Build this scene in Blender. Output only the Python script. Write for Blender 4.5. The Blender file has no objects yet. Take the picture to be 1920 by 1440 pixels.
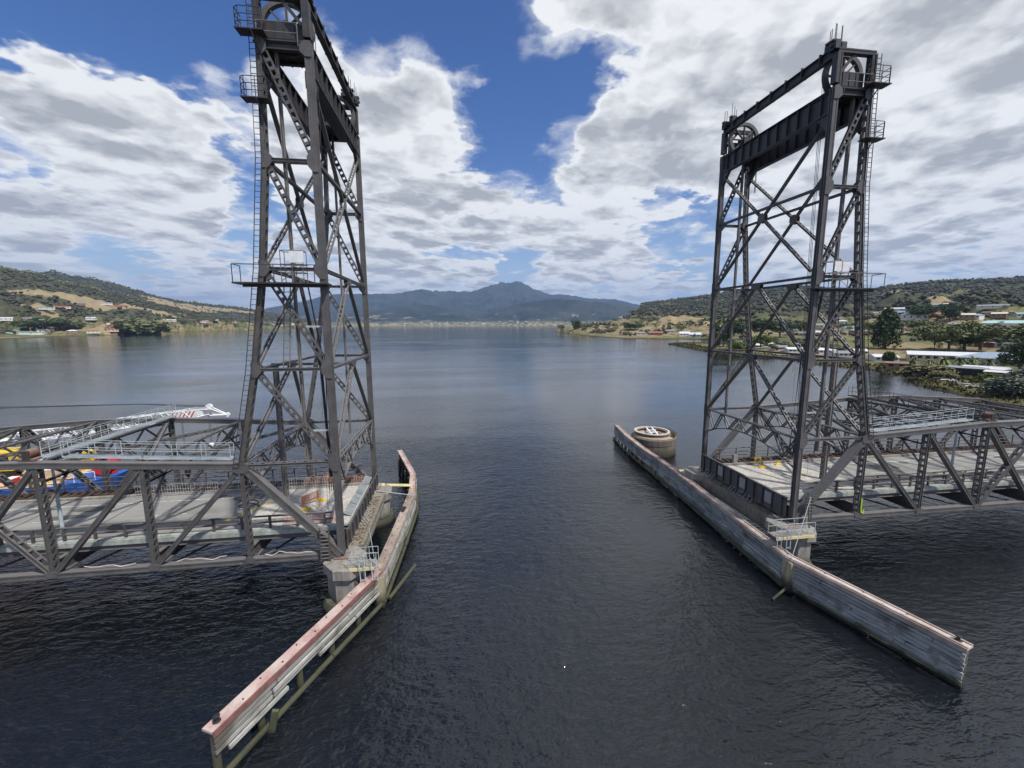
import bpy, math, random
import numpy as np
from mathutils import Vector, Matrix
R = math.radians
random.seed(7)
rng = np.random.default_rng(11)
scene = bpy.context.scene
col = scene.collection

# ------------------------------------------------------------------ camera
CAM = Vector((8.524, -29.61, 20.10))
YAW, PIT, ROL, FPX = .1362, .1431, -.0033, 776.73
cd = bpy.data.cameras.new('camera'); cam = bpy.data.objects.new('camera', cd); col.objects.link(cam)
cd.sensor_fit = 'HORIZONTAL'; cd.sensor_width = 36; cd.lens = 36*FPX/1920
cd.clip_start = .1; cd.clip_end = 60000
FW = Vector((math.sin(YAW)*math.cos(PIT), math.cos(YAW)*math.cos(PIT), -math.sin(PIT)))
R0 = Vector((math.cos(YAW), -math.sin(YAW), 0)); U0 = R0.cross(FW)
RT = R0*math.cos(ROL)+U0*math.sin(ROL); UP = -R0*math.sin(ROL)+U0*math.cos(ROL)
m = Matrix.Identity(4)
for i in range(3):
    m[i][0] = RT[i]; m[i][1] = UP[i]; m[i][2] = -FW[i]; m[i][3] = CAM[i]
cam.matrix_world = m
scene.camera = cam
def pxray(u, v):                       # direction of a photograph pixel (1920 x 1440)
    return (FW + RT*((u-960)/FPX) - UP*((v-720)/FPX)).normalized()

# ------------------------------------------------------------------ world and sun
SUN_AZ, SUN_EL = R(140), R(56)         # azimuth clockwise from +Y
sun_dir = Vector((math.sin(SUN_AZ)*math.cos(SUN_EL), math.cos(SUN_AZ)*math.cos(SUN_EL), math.sin(SUN_EL)))
w = bpy.data.worlds.new('World'); scene.world = w; w.use_nodes = True
nt = w.node_tree; N = nt.nodes; L = nt.links
for n in list(N): N.remove(n)
def node(t, **k):
    n = N.new(t)
    for a, b in k.items(): setattr(n, a, b)
    return n
def val(sock, v):
    if hasattr(v, 'is_output'): L.new(v, sock)
    else: sock.default_value = v
def wm(op, a, b=0., c=0., clamp=False):
    n = node('ShaderNodeMath', operation=op); n.use_clamp = clamp
    val(n.inputs[0], a); val(n.inputs[1], b); val(n.inputs[2], c)
    return n.outputs[0]
def wv(op, a, b=(0, 0, 0)):
    n = node('ShaderNodeVectorMath', operation=op); val(n.inputs[0], a); val(n.inputs[1], b)
    return n.outputs['Value'] if op in ('DOT_PRODUCT', 'LENGTH') else n.outputs[0]
def wmap(v, a, b, c=0., d=1., kind='SMOOTHSTEP'):
    n = node('ShaderNodeMapRange', interpolation_type=kind)
    for s, x in zip((0, 1, 2, 3, 4), (v, a, b, c, d)): val(n.inputs[s], x)
    return n.outputs[0]
def wnoise(vec, scale, detail, rough=.55, dist=0., lac=2.):
    n = node('ShaderNodeTexNoise'); L.new(vec, n.inputs['Vector'])
    n.inputs['Scale'].default_value = scale; n.inputs['Detail'].default_value = detail
    n.inputs['Roughness'].default_value = rough; n.inputs['Distortion'].default_value = dist
    n.inputs['Lacunarity'].default_value = lac
    return n
def wmix(f, a, b):
    n = node('ShaderNodeMix', data_type='RGBA'); val(n.inputs[0], f)
    for s, x in ((6, a), (7, b)):
        if hasattr(x, 'is_output'): L.new(x, n.inputs[s])
        else: n.inputs[s].default_value = (*x, 1)
    return n.outputs[2]
tc = node('ShaderNodeTexCoord')
dirv = wv('NORMALIZE', tc.outputs['Generated'])
sep = node('ShaderNodeSeparateXYZ'); L.new(dirv, sep.inputs[0])
zc = wm('MAXIMUM', sep.outputs[2], 0.0)
zz = wm('ADD', zc, 0.13)
cmb = node('ShaderNodeCombineXYZ')
L.new(wm('DIVIDE', sep.outputs[0], zz), cmb.inputs[0]); L.new(wm('DIVIDE', sep.outputs[1], zz), cmb.inputs[1])
cmb.inputs[2].default_value = 3.7
q = cmb.outputs[0]                     # position on the cloud layer
# warp of the direction so that placed gaps get ragged edges
wn = wnoise(q, 1.5, 5, .6)
wc = wv('SUBTRACT', wn.outputs['Color'], (.5, .5, .5))
wsc = node('ShaderNodeVectorMath', operation='SCALE'); L.new(wc, wsc.inputs[0]); wsc.inputs['Scale'].default_value = .24
dw = wv('NORMALIZE', wv('ADD', dirv, wsc.outputs[0]))
# (pixel u, v, radius in pixels, strength): + cloud, - blue gap
BLOBS = [
 (700,20,120,-.5),(950,130,90,-.52),(1010,215,75,-.5),(1090,150,80,-.42),(1000,45,45,.22),(880,150,40,.2),(1150,190,50,.2),(60,60,60,-.2),(260,110,50,-.3),(360,200,35,-.25),(700,110,40,-.25),(905,250,35,-.3),(1230,110,75,-.36),(1390,105,62,-.36),(840,-60,120,-.35),(1130,80,70,-.35),(915,255,70,-.4),
 (790,170,95,.45),(845,35,80,.16),(600,330,200,.3),(1230,30,90,.2),(1120,10,90,.42),(1290,50,60,.3),(980,360,150,.25),(1180,230,70,.25),(1090,270,60,.2),(620,60,60,.25),(560,140,60,.2),(740,100,60,.15),
 (30,-30,150,-.5),(190,20,110,-.5),(330,40,95,-.38),(190,90,40,-.25),(420,10,90,-.42),(450,60,70,-.3),(400,180,60,-.12),
 (90,120,110,.42),(250,230,130,.38),(60,400,180,.32),(140,75,50,.2),(330,330,90,.25),(20,250,120,.2),(250,400,90,.2),
 (440,315,42,-.5),(65,292,30,-.4),(465,400,45,-.5),(530,440,50,-.3),(250,490,55,-.38),(410,450,40,-.2),(180,500,50,-.2),
 (965,505,30,-.5),(1010,500,24,-.35),(1310,410,48,-.5),(1260,470,35,-.4),(1350,470,45,-.3),(1390,560,40,-.1),
 (1500,300,200,.12),(1750,150,260,.2),(1850,400,200,.12),(1800,-20,160,.1),(1150,330,160,.25),(1650,-50,200,.3),(1240,255,90,.3),(1400,190,70,.2),(1500,120,80,.25),
 (-500,-150,420,-.4),(300,-420,420,-.22),(1700,-500,600,.35),(1250,-520,430,.45),(1000,-300,200,.35),(1350,-200,200,.3),
]
def blobsum(vec):
    acc = None
    for (u, v, r, s) in BLOBS:
        c = pxray(u, v); k = 1/math.sqrt(1+((u-960)**2+(v-720)**2)/FPX**2)
        ang = r/FPX*k                   # angular radius (rough)
        d = wv('DOT_PRODUCT', vec, tuple(c))
        b = wmap(d, math.cos(min(3., ang*1.7)), math.cos(ang*.25), 0., s)
        acc = b if acc is None else wm('ADD', acc, b)
    return acc
place = blobsum(dw)
def wvor(vec, scale, rnd=1.):
    n = node('ShaderNodeTexVoronoi', feature='SMOOTH_F1'); L.new(vec, n.inputs['Vector']); n.inputs['Scale'].default_value = scale; n.inputs['Smoothness'].default_value = .35
    return n.outputs['Distance']
wn2 = wnoise(q, 3.2, 5, .62)
w2 = node('ShaderNodeVectorMath', operation='SCALE'); L.new(wv('SUBTRACT', wn2.outputs['Color'], (.5, .5, .5)), w2.inputs[0]); w2.inputs['Scale'].default_value = .34
qw = wv('ADD', q, w2.outputs[0])
so_ = (sun_dir.x*.07, sun_dir.y*.07, 0)
qs = wv('ADD', qw, so_)
n_big = wnoise(q, .42, 3, .5).outputs[0]
n_main = wnoise(q, 1.6, 10, .58, .1).outputs[0]
n_fine = wnoise(q, 6.5, 8, .64, .2).outputs[0]
v1 = wvor(qw, 3.8); v2 = wvor(qw, 10.)
v1s = wvor(qs, 3.8); v2s = wvor(wv('ADD', qw, (so_[0]*.45, so_[1]*.45, 0)), 10.)
dens = wm('ADD', wm('ADD', wm('MULTIPLY', n_main, 1.15), wm('MULTIPLY', n_big, .5)), place)
dens = wm('ADD', dens, wm('ADD', wm('MULTIPLY', wm('SUBTRACT', .38, v1), .55), wm('MULTIPLY', wm('SUBTRACT', .38, v2), .26)))
dens = wm('ADD', dens, wm('MULTIPLY', wm('SUBTRACT', n_fine, .5), .34))
dens = wm('ADD', dens, wmap(sep.outputs[2], .06, .30, .16, 0.))
TH = .76
alpha = wmap(dens, TH-.03, TH+.15)
# thin wisps drifting over the gaps
wq = wv('MULTIPLY', qw, (1., .55, 1.))
wisp = wnoise(wq, 2.3, 9, .62, .5).outputs[0]
wispa = wm('MULTIPLY', wmap(wm('ADD', wisp, wm('MULTIPLY', wm('SUBTRACT', dens, TH), .42)), .38, .66), .8)
alpha = wm('MAXIMUM', alpha, wispa)
thick = wmap(dens, TH+.08, TH+.42)
n_mid = wnoise(q, 2.1, 5, .55, .2).outputs[0]
g = wmap(wm('ADD', n_mid, wm('MULTIPLY', wm('SUBTRACT', n_main, .5), .5)), .40, .60)
relief = wm('ADD', wm('MULTIPLY', wm('SUBTRACT', v1s, v1), 1.5), wm('MULTIPLY', wm('SUBTRACT', v2s, v2), 1.1))
rv_ = node('ShaderNodeVectorMath', operation='MULTIPLY'); L.new(q, rv_.inputs[0]); rv_.inputs[1].default_value = (1.07, 1.07, 1.)
nr0 = wnoise(q, 1.6, 5, .58, .1).outputs[0]; nr1 = wnoise(rv_.outputs[0], 1.6, 5, .58, .1).outputs[0]
vr1 = wvor(wv('ADD', rv_.outputs[0], w2.outputs[0]), 3.8)
base_ = wm('ADD', wm('MULTIPLY', wm('SUBTRACT', nr1, nr0), 3.4), wm('MULTIPLY', wm('SUBTRACT', v1, vr1), .9))
lite = wm('SUBTRACT', 1.04, wm('MULTIPLY', wm('MULTIPLY', thick, wm('ADD', wm('MULTIPLY', g, .48), .2)), 1.0))
lite = wm('ADD', lite, wm('MULTIPLY', relief, -.9))
lite = wm('ADD', lite, wm('MULTIPLY', base_, wmap(dens, TH-.02, TH+.2)))
lite = wm('ADD', lite, wm('MULTIPLY', wm('SUBTRACT', n_fine, .5), .62), clamp=True)
cloudc2 = wmix(wmap(sep.outputs[2], .02, .16, .6, 1.), (4.5, 4.75, 5.1), wmix(lite, (2.75, 2.85, 3.0), (5.9, 5.98, 6.05)))
sky = node('ShaderNodeTexSky', sky_type='NISHITA'); sky.sun_disc = False
sky.sun_elevation = SUN_EL; sky.sun_rotation = SUN_AZ; sky.altitude = 0; sky.air_density = 1.0; sky.dust_density = .6; sky.ozone_density = 2.6
hsv = node('ShaderNodeHueSaturation'); hsv.inputs['Saturation'].default_value = 1.32; hsv.inputs['Hue'].default_value = .515; hsv.inputs['Value'].default_value = .74; L.new(sky.outputs[0], hsv.inputs['Color'])
skyc = wmix(wmap(sep.outputs[2], .0, .30, .8, 0.), hsv.outputs[0], (3.1, 4.0, 5.2))
final = wmix(alpha, skyc, cloudc2)
# below the horizon: a dull ground tone
final = wmix(wmap(sep.outputs[2], -.02, -.002), (1.2, 1.35, 1.5), final)
bg = node('ShaderNodeBackground'); L.new(final, bg.inputs[0]); bg.inputs[1].default_value = .1
wo = node('ShaderNodeOutputWorld'); L.new(bg.outputs[0], wo.inputs[0])
sd = bpy.data.lights.new('sun', 'SUN'); sd.energy = 3.0; sd.angle = R(2.5); sd.color = (1, .955, .89)
so = bpy.data.objects.new('sun', sd); col.objects.link(so); so.rotation_euler = sun_dir.to_track_quat('Z', 'Y').to_euler(); so.location = (0, 0, 200)
scene.view_settings.view_transform = 'Standard'; scene.view_settings.look = 'None'
scene.view_settings.exposure = .68; scene.view_settings.gamma = 1; scene.view_settings.use_curve_mapping = False
scene.render.engine = 'CYCLES'

# ------------------------------------------------------------------ material helpers
class NT:
    def __init__(s, name):
        s.m = bpy.data.materials.new(name); s.m.use_nodes = True; s.t = s.m.node_tree
        s.N = s.t.nodes; s.L = s.t.links
        for n in list(s.N): s.N.remove(n)
        s.out = s.N.new('ShaderNodeOutputMaterial'); s.b = s.N.new('ShaderNodeBsdfPrincipled')
        s.L.new(s.b.outputs[0], s.out.inputs[0])
        s.geo = s.N.new('ShaderNodeNewGeometry'); s.pos = s.geo.outputs['Position']; s.nor = s.geo.outputs['Normal']
        s.oi = None
    def set(s, sock, v):
        if hasattr(v, 'is_output'): s.L.new(v, sock)
        elif isinstance(v, tuple) and len(v) == 3 and sock.type == 'RGBA': sock.default_value = (*v, 1)
        else: sock.default_value = v
    def bs(s, **k):
        for a, v in k.items(): s.set(s.b.inputs[a.replace('_', ' ')], v)
    def math(s, op, a, b=0., clamp=False):
        n = s.N.new('ShaderNodeMath'); n.operation = op; n.use_clamp = clamp
        s.set(n.inputs[0], a); s.set(n.inputs[1], b); return n.outputs[0]
    def vm(s, op, a, b=(0., 0., 0.)):
        n = s.N.new('ShaderNodeVectorMath'); n.operation = op
        s.set(n.inputs[0], a); n.inputs[1].default_value = b if not hasattr(b, 'is_output') else (0, 0, 0)
        if hasattr(b, 'is_output'): s.L.new(b, n.inputs[1])
        return n.outputs['Value'] if op in ('DOT_PRODUCT', 'LENGTH') else n.outputs[0]
    def noise(s, scale, detail=4., rough=.55, stretch=None, vec=None, dist=0., color=False):
        v = vec or s.pos
        if stretch: v = s.vm('MULTIPLY', v, stretch)
        n = s.N.new('ShaderNodeTexNoise'); s.L.new(v, n.inputs['Vector'])
        n.inputs['Scale'].default_value = scale; n.inputs['Detail'].default_value = detail
        n.inputs['Roughness'].default_value = rough; n.inputs['Distortion'].default_value = dist
        return n.outputs[1 if color else 0]
    def mp(s, v, a, b, c=0., d=1., kind='LINEAR'):
        n = s.N.new('ShaderNodeMapRange'); n.interpolation_type = kind
        for k, x in zip((0, 1, 2, 3, 4), (v, a, b, c, d)): s.set(n.inputs[k], x)
        return n.outputs[0]
    def mix(s, f, a, b, mode='MIX'):
        n = s.N.new('ShaderNodeMix'); n.data_type = 'RGBA'; n.blend_type = mode
        s.set(n.inputs[0], f); s.set(n.inputs[6], a); s.set(n.inputs[7], b); return n.outputs[2]
    def bump(s, h, strength=.5, dist=.05, nor=None):
        n = s.N.new('ShaderNodeBump'); s.set(n.inputs['Strength'], strength)
        n.inputs['Distance'].default_value = dist; s.L.new(h, n.inputs['Height'])
        if nor: s.L.new(nor, n.inputs['Normal'])
        return n.outputs[0]
    def rand(s):
        if not s.oi: s.oi = s.N.new('ShaderNodeObjectInfo')
        return s.oi.outputs['Random']
    def xyz(s, v=None):
        n = s.N.new('ShaderNodeSeparateXYZ'); s.L.new(v or s.pos, n.inputs[0]); return n.outputs
def simple(name, c, rough=.6, metal=0., var=.25, scale=1.5, c2=None, stretch=None, bump=.15):
    s = NT(name); n = s.noise(scale, 6, .6, stretch)
    a = tuple(x*(1-var) for x in c); b = c2 or tuple(min(1, x*(1+var)) for x in c)
    s.bs(Base_Color=s.mix(s.mp(n, .32, .68), a, b), Roughness=rough, Metallic=metal)
    if bump: s.bs(Normal=s.bump(s.noise(scale*6, 4), bump, .02))
    return s.m
M = {}
def steel(name, c, rust=.5, rough=.5, galv=False):
    s = NT(name)
    n1 = s.noise(.9, 6, .6); n2 = s.noise(7., 5, .65); n3 = s.noise(2.2, 7, .65, (1, 1, .35))
    dk = tuple(x*.72 for x in c); lt = tuple(x*1.35 for x in c)
    c1 = s.mix(s.mp(n1, .3, .7), dk, lt)
    c1 = s.mix(s.mp(n2, .45, .8, 0., .5), c1, tuple(x*1.9 for x in c))
    c1 = s.mix(s.mp(n3, .60-.06*rust, .72, 0., .8*rust), c1, (.13, .062, .032))
    c1 = s.mix(s.mp(s.xyz(s.nor)[2], .35, .9, 0., .6 if not galv else 0.), c1, (.20, .192, .185))  # up-facing faces lightened: sunlit tops put into the steel colour
    dr = s.noise(2.6, 5, .7, (1, 1, .5)); c1 = s.mix(s.mp(dr, .66, .74, 0., .7), c1, (.30, .28, .25))
    s.bs(Base_Color=c1, Roughness=s.mp(n2, .3, .7, rough-.08, rough+.18), Metallic=0.)
    s.bs(Normal=s.bump(n2, .25, .01))
    return s.m
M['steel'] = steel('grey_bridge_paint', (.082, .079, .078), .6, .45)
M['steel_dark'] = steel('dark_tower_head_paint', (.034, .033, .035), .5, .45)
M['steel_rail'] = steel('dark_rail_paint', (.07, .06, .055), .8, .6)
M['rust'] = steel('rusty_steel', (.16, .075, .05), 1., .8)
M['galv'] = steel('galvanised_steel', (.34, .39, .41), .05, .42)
M['white_steel'] = simple('white_painted_steel', (.72, .73, .72), .45, var=.15)
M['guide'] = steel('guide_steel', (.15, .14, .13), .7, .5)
def concrete(name, c, stain=.6, tide=True, scale=1.):
    s = NT(name); n = s.noise(.8*scale, 8, .62); f = s.noise(9*scale, 6, .7); st = s.noise(1.6, 6, .6, (1.6, 1.6, .22))
    k = s.mix(s.mp(n, .3, .7), tuple(x*.72 for x in c), tuple(x*1.15 for x in c))
    k = s.mix(s.mp(f, .5, .8, 0., .45), k, tuple(x*.45 for x in c))
    k = s.mix(s.mp(st, .52, .68, 0., stain), k, (.10, .085, .065))
    fb = s.noise(5., 2, .4, (1., 1., .06)); k = s.mix(s.mp(fb, .52, .60, 0., .45), k, tuple(x*.4 for x in c))
    rn = s.noise(1.9, 6, .65, (1, 1, .2)); k = s.mix(s.mp(rn, .62, .72, 0., .75), k, (.22, .10, .045))
    if tide:
        z = s.xyz()[2]; zz = s.math('ADD', z, s.math('MULTIPLY', s.math('SUBTRACT', n, .5), .9))
        k = s.mix(s.mp(zz, 1.25, .55), k, (.055, .058, .035)); k = s.mix(s.mp(zz, .5, .1), k, (.018, .019, .012))
    s.bs(Base_Color=k, Roughness=.85, Normal=s.bump(f, .4, .02)); return s.m
M['concrete'] = concrete('weathered_pier_concrete', (.30, .28, .245))
M['ledge'] = concrete('mossy_ledge_concrete', (.24, .215, .17), .8, False)
M['pad'] = concrete('pale_deck_concrete', (.50, .475, .42), .15, False, 1.2)
def asphalt():
    s = NT('worn_grey_road'); n = s.noise(.35, 8, .6, (.22, 1., 1.)); f = s.noise(14, 4, .7); b = s.noise(.22, 4)
    tr = s.noise(1.1, 3, .5, (.02, 1.2, 1.))
    k = s.mix(s.mp(n, .3, .7), (.20, .198, .183), (.31, .302, .28))
    k = s.mix(s.mp(tr, .5, .66, 0., .45), k, (.32, .312, .285))
    k = s.mix(s.mp(b, .5, .68, 0., .4), k, (.11, .108, .10)); k = s.mix(s.mp(f, .5, .8, 0., .25), k, (.07, .07, .065))
    s.bs(Base_Color=k, Roughness=.9, Normal=s.bump(f, .3, .01)); return s.m
M['road'] = asphalt()
def paintline():
    s = NT('worn_white_line'); n = s.noise(5, 6, .7)
    s.bs(Base_Color=s.mix(s.mp(n, .42, .6), (.30, .30, .28), (.70, .70, .67)), Roughness=.8); return s.m
M['line'] = paintline()
def planks(name, a, b, mossz=.9):
    s = NT(name); g = s.noise(3.2, 8, .7, (.35, .35, 6.)); n = s.noise(.7, 6, .6); r = s.rand()
    k = s.mix(s.mp(g, .3, .72), a, b); k = s.mix(s.math('MULTIPLY', s.mp(r, .2, 1.), .9), k, s.mix(s.mp(n, .35, .65), a, tuple(x*.5 for x in a)))
    k = s.mix(s.mp(n, .52, .68, 0., .75), k, (.085, .072, .052)); k = s.mix(s.mp(s.noise(9., 4, .6), .6, .72, 0., .6), k, (.05, .045, .04))
    z = s.xyz()[2]; zz = s.math('ADD', z, s.math('MULTIPLY', s.math('SUBTRACT', n, .5), 1.1))
    k = s.mix(s.mp(zz, mossz, mossz-.55), k, (.062, .064, .034)); k = s.mix(s.mp(zz, .35, .05), k, (.016, .017, .011))
    s.bs(Base_Color=k, Roughness=.85, Normal=s.bump(g, .6, .02)); return s.m
M['plank_white'] = planks('bleached_white_plank', (.22, .215, .19), (.58, .575, .53), 1.0)
M['plank_grey'] = planks('weathered_grey_plank', (.20, .215, .215), (.46, .49, .485), .75)
M['log'] = planks('mossy_log', (.15, .14, .09), (.24, .22, .14), 1.6)
M['pile'] = planks('dark_timber_pile', (.09, .08, .06), (.17, .155, .12), 1.5)
def cap(name, a, b, pale):
    s = NT(name); n = s.noise(1.1, 8, .7); f = s.noise(7, 6, .7)
    k = s.mix(s.mp(n, .35, .65), a, b); k = s.mix(s.mp(s.noise(.5, 7, .7), .42, .6, 0., pale), k, (.58, .50, .44))
    k = s.mix(s.mp(f, .56, .75, 0., .7), k, (.14, .10, .085))
    s.bs(Base_Color=k, Roughness=.8, Normal=s.bump(f, .5, .015)); return s.m
M['cap'] = cap('faded_red_cap_paint', (.33, .185, .165), (.44, .28, .25), .75)
M['cap_pale'] = cap('sunbleached_cap_paint', (.40, .28, .25), (.56, .47, .42), 1.)
M['cap_worn'] = cap('worn_brown_cap_paint', (.20, .145, .12), (.33, .265, .22), .6)
for k, c, r in (('yellow', (.75, .5, .03), .5), ('orange', (.7, .2, .05), .6), ('red', (.5, .03, .025), .45), ('blue', (.02, .1, .38), .45),
                ('green', (.04, .17, .06), .5), ('tan', (.62, .45, .27), .7), ('white', (.75, .76, .75), .5), ('black', (.015, .015, .017), .6),
                ('rope', (.55, .5, .42), .9), ('lime', (.55, .75, .03), .6), ('cream_yellow', (.62, .52, .26), .7), ('dark_blue', (.02, .05, .12), .5), ('grey', (.3, .31, .32), .6)):
    M[k] = simple(k+'_paint', c, r, var=.15)
def green_fascia():
    s = NT('peeling_pale_green_fascia'); st = s.noise(1.8, 8, .65, (1., 1., .25)); n = s.noise(3., 6, .7)
    k = s.mix(s.mp(st, .4, .6), (.26, .275, .25), (.38, .42, .385)); k = s.mix(s.mp(n, .5, .66, 0., .8), k, (.22, .20, .16))
    s.bs(Base_Color=k, Roughness=.8); return s.m
M['fascia'] = green_fascia()

# ------------------------------------------------------------------ mesh helpers
OFF = {}
class MB:
    def __init__(s): s.v = []; s.f = []
    def raw(s, vs, fs):
        b = len(s.v); s.v += [tuple(p) for p in vs]; s.f += [tuple(i+b for i in f) for f in fs]; return s
    def obox(s, c, a, b, d):               # centre and three half vectors
        c = Vector(c); a = Vector(a); b = Vector(b); d = Vector(d)
        if a.cross(b).dot(d) < 0: d = -d
        P = [c+a*i+b*j+d*k for k in (-1, 1) for j in (-1, 1) for i in (-1, 1)]
        return s.raw(P, [(0, 2, 3, 1), (4, 5, 7, 6), (0, 1, 5, 4), (2, 6, 7, 3), (0, 4, 6, 2), (1, 3, 7, 5)])
    def box(s, x0, x1, y0, y1, z0, z1):
        return s.obox(((x0+x1)/2, (y0+y1)/2, (z0+z1)/2), (abs(x1-x0)/2, 0, 0), (0, abs(y1-y0)/2, 0), (0, 0, abs(z1-z0)/2))
    def beam(s, p0, p1, w, h, up=(0, 0, 1)):   # w across, h along up
        p0 = Vector(p0); p1 = Vector(p1); a = p1-p0; n = a.cross(Vector(up))
        if n.length < 1e-5: n = a.cross(Vector((1, 0, .01)))
        n.normalize(); u = n.cross(a).normalized()
        return s.obox((p0+p1)/2, a/2, n*w/2, u*h/2)
    def tube(s, pts, r, n=6, cap=True):
        pts = [Vector(p) for p in pts]; rs = r if isinstance(r, (list, tuple)) else [r]*len(pts)
        ref = Vector((0, 0, 1)); vs = []
        for i, p in enumerate(pts):
            t = (pts[min(i+1, len(pts)-1)]-pts[max(i-1, 0)]).normalized()
            a = t.cross(ref)
            if a.length < .05: a = t.cross(Vector((1, 0, 0)))
            a.normalize(); b = t.cross(a)
            vs += [p+(a*math.cos(6.28318*k/n)+b*math.sin(6.28318*k/n))*rs[i] for k in range(n)]
        fs = [(i*n+k, i*n+(k+1) % n, (i+1)*n+(k+1) % n, (i+1)*n+k) for i in range(len(pts)-1) for k in range(n)]
        if cap: fs += [tuple(range(n))[::-1], tuple((len(pts)-1)*n+k for k in range(n))]
        return s.raw(vs, [f[::-1] for f in fs])
    def lathe(s, c, prof, n=24, sx=1., sy=1.):
        c = Vector(c); vs = [c+Vector((r*sx*math.cos(6.28318*k/n), r*sy*math.sin(6.28318*k/n), z)) for r, z in prof for k in range(n)]
        fs = [(i*n+k, i*n+(k+1) % n, (i+1)*n+(k+1) % n, (i+1)*n+k) for i in range(len(prof)-1) for k in range(n)]
        fs += [tuple(range(n))[::-1], tuple((len(prof)-1)*n+k for k in range(n))]
        return s.raw(vs, fs)
    def prism(s, pts, ext):                # polygon extruded both ways by ext/2
        pts = [Vector(p) for p in pts]; e = Vector(ext)/2; n = len(pts)
        vs = [p-e for p in pts]+[p+e for p in pts]
        nor = (pts[1]-pts[0]).cross(pts[2]-pts[1])
        fs = [tuple(range(n))[::-1], tuple(range(n, 2*n))]+[(k, (k+1) % n, n+(k+1) % n, n+k) for k in range(n)]
        if nor.dot(e) < 0: fs = [f[::-1] for f in fs]
        return s.raw(vs, fs)
    def build(s, name, mat, parent=None, label=None, cat=None, group=None, kind=None, smooth=False):
        off = OFF.get(parent.name, Vector()) if parent else Vector()
        me = bpy.data.meshes.new(name)
        me.from_pydata([(x-off[0], y-off[1], z-off[2]) for x, y, z in s.v], [], s.f)
        me.materials.append(M[mat] if isinstance(mat, str) else mat)
        if smooth: me.polygons.foreach_set('use_smooth', [True]*len(me.polygons))
        me.update()
        o = bpy.data.objects.new(name, me); col.objects.link(o)
        if parent: o.parent = parent; OFF[o.name] = off
        tag(o, label, cat, group, kind); return o
def tag(o, label=None, cat=None, group=None, kind=None):
    for k, v in (('label', label), ('category', cat), ('group', group), ('kind', kind)):
        if v: o[k] = v
    return o
def thing(name, loc, label, cat, group=None):
    o = bpy.data.objects.new(name, None); col.objects.link(o); o.location = loc; o.empty_display_size = .3
    OFF[o.name] = Vector(loc); return tag(o, label, cat, group)
def npmesh(name, V, F, mat, smooth=False):
    me = bpy.data.meshes.new(name); V = np.asarray(V, np.float32); F = np.asarray(F, np.int32)
    nv, nf, k = len(V), len(F), F.shape[1]
    me.vertices.add(nv); me.vertices.foreach_set('co', V.ravel())
    me.loops.add(nf*k); me.loops.foreach_set('vertex_index', F.ravel())
    me.polygons.add(nf); me.polygons.foreach_set('loop_start', np.arange(0, nf*k, k, dtype=np.int32)); me.polygons.foreach_set('loop_total', np.full(nf, k, np.int32))
    if smooth: me.polygons.foreach_set('use_smooth', np.ones(nf, bool))
    me.materials.append(mat); me.update(calc_edges=True); me.validate()
    o = bpy.data.objects.new(name, me); col.objects.link(o); return o

# ------------------------------------------------------------------ terrain
MOUNT = [(-40,.3),(-26.2,.6),(-22.4,1.96),(-19,2.78),(-16,3.48),(-14.1,3.92),(-11,3.99),(-8,3.97),(-4.6,4.57),(-1.5,4.47),(2.45,4.43),(4.6,5.06),(6.3,5.69),(7.5,5.55),(8.4,5.82),(9.3,5.54),(10.7,4.83),(12.9,3.97),(15,3.95),(16.8,3.65),(18.6,3.28),(20,3.39),(22,3.15),(24.1,2.57),(27.4,2.04),(31.2,.5),(60,.2)]
MIDL = [(-20,0),(-16.2,.41),(-13,1.15),(-9.8,1.84),(-7.4,2.34),(-4.3,2.64),(-.8,2.31),(2.8,1.81),(6.4,1.31),(9.7,.43),(12,0)]
MIDR = [(-1,0),(2,.6),(5.7,1.81),(8.9,2.87),(12.2,3.35),(15.8,3.31),(19.3,2.92),(22.7,2.39),(26.1,1.86),(30.6,.6),(34,0)]
RIDGE = [(11,0),(12.9,.13),(15.1,.56),(18.6,1.24),(22.1,2.05),(24.7,2.49),(28.6,2.89),(32.9,3.3),(35.7,3.77),(38.2,3.79),(42,4.02),(44.9,3.48),(47.9,3.17),(49.2,3.52),(50.8,3.68),(52.3,3.79),(53.7,3.78),(56,3.75),(58.1,3.76),(60.4,3.74),(70,3.2),(95,2.5)]
LBACK = [(-80,3),(-60,4.0),(-47.6,4.5),(-44.1,4.61),(-40.9,4.63),(-39.3,4.72),(-36.9,4.47),(-34.7,3.8),(-32.8,3.11),(-30.7,2.53),(-27.5,2.16),(-24,1.75),(-21.4,1.23),(-16.8,.4),(-14,0)]
LFRONT = [(-80,3.5),(-60,5.),(-49.6,5.38),(-46.3,5.44),(-42.4,4.9),(-40.9,4.54),(-39.4,4.05),(-37.7,3.63),(-35.2,3.06),(-32,2.11),(-28.5,1.16),(-25.2,.59),(-22,.2),(-18,0)]
LAY = [(MOUNT, 7600, 11500, 9000), (MIDL, 5600, 7400, 4000), (MIDR, 5450, 7100, 4000), (RIDGE, 620, 2600, 3500), (LBACK, 2300, 4300, 4000), (LFRONT, 1150, 2500, 2600)]
SHR = [(110,-400),(112,-60),(118,20),(128,38),(137,50),(150,70),(160,86),(171,97),(176,103),(181,116),(190,124),(183,150),(192,180),(187,219),(191,262),(205,310),(221,363),(238,372),(252,366),(280,330),(300,372),(330,440),(318,479),(280,500),(247,517),(232,640),(250,820),(281,1063),(300,1100),(420,1120),(900,1900),(1500,3200),(1900,4300),(2300,5000),(9000,6000),(20000,3000),(20000,-400)]
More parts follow.
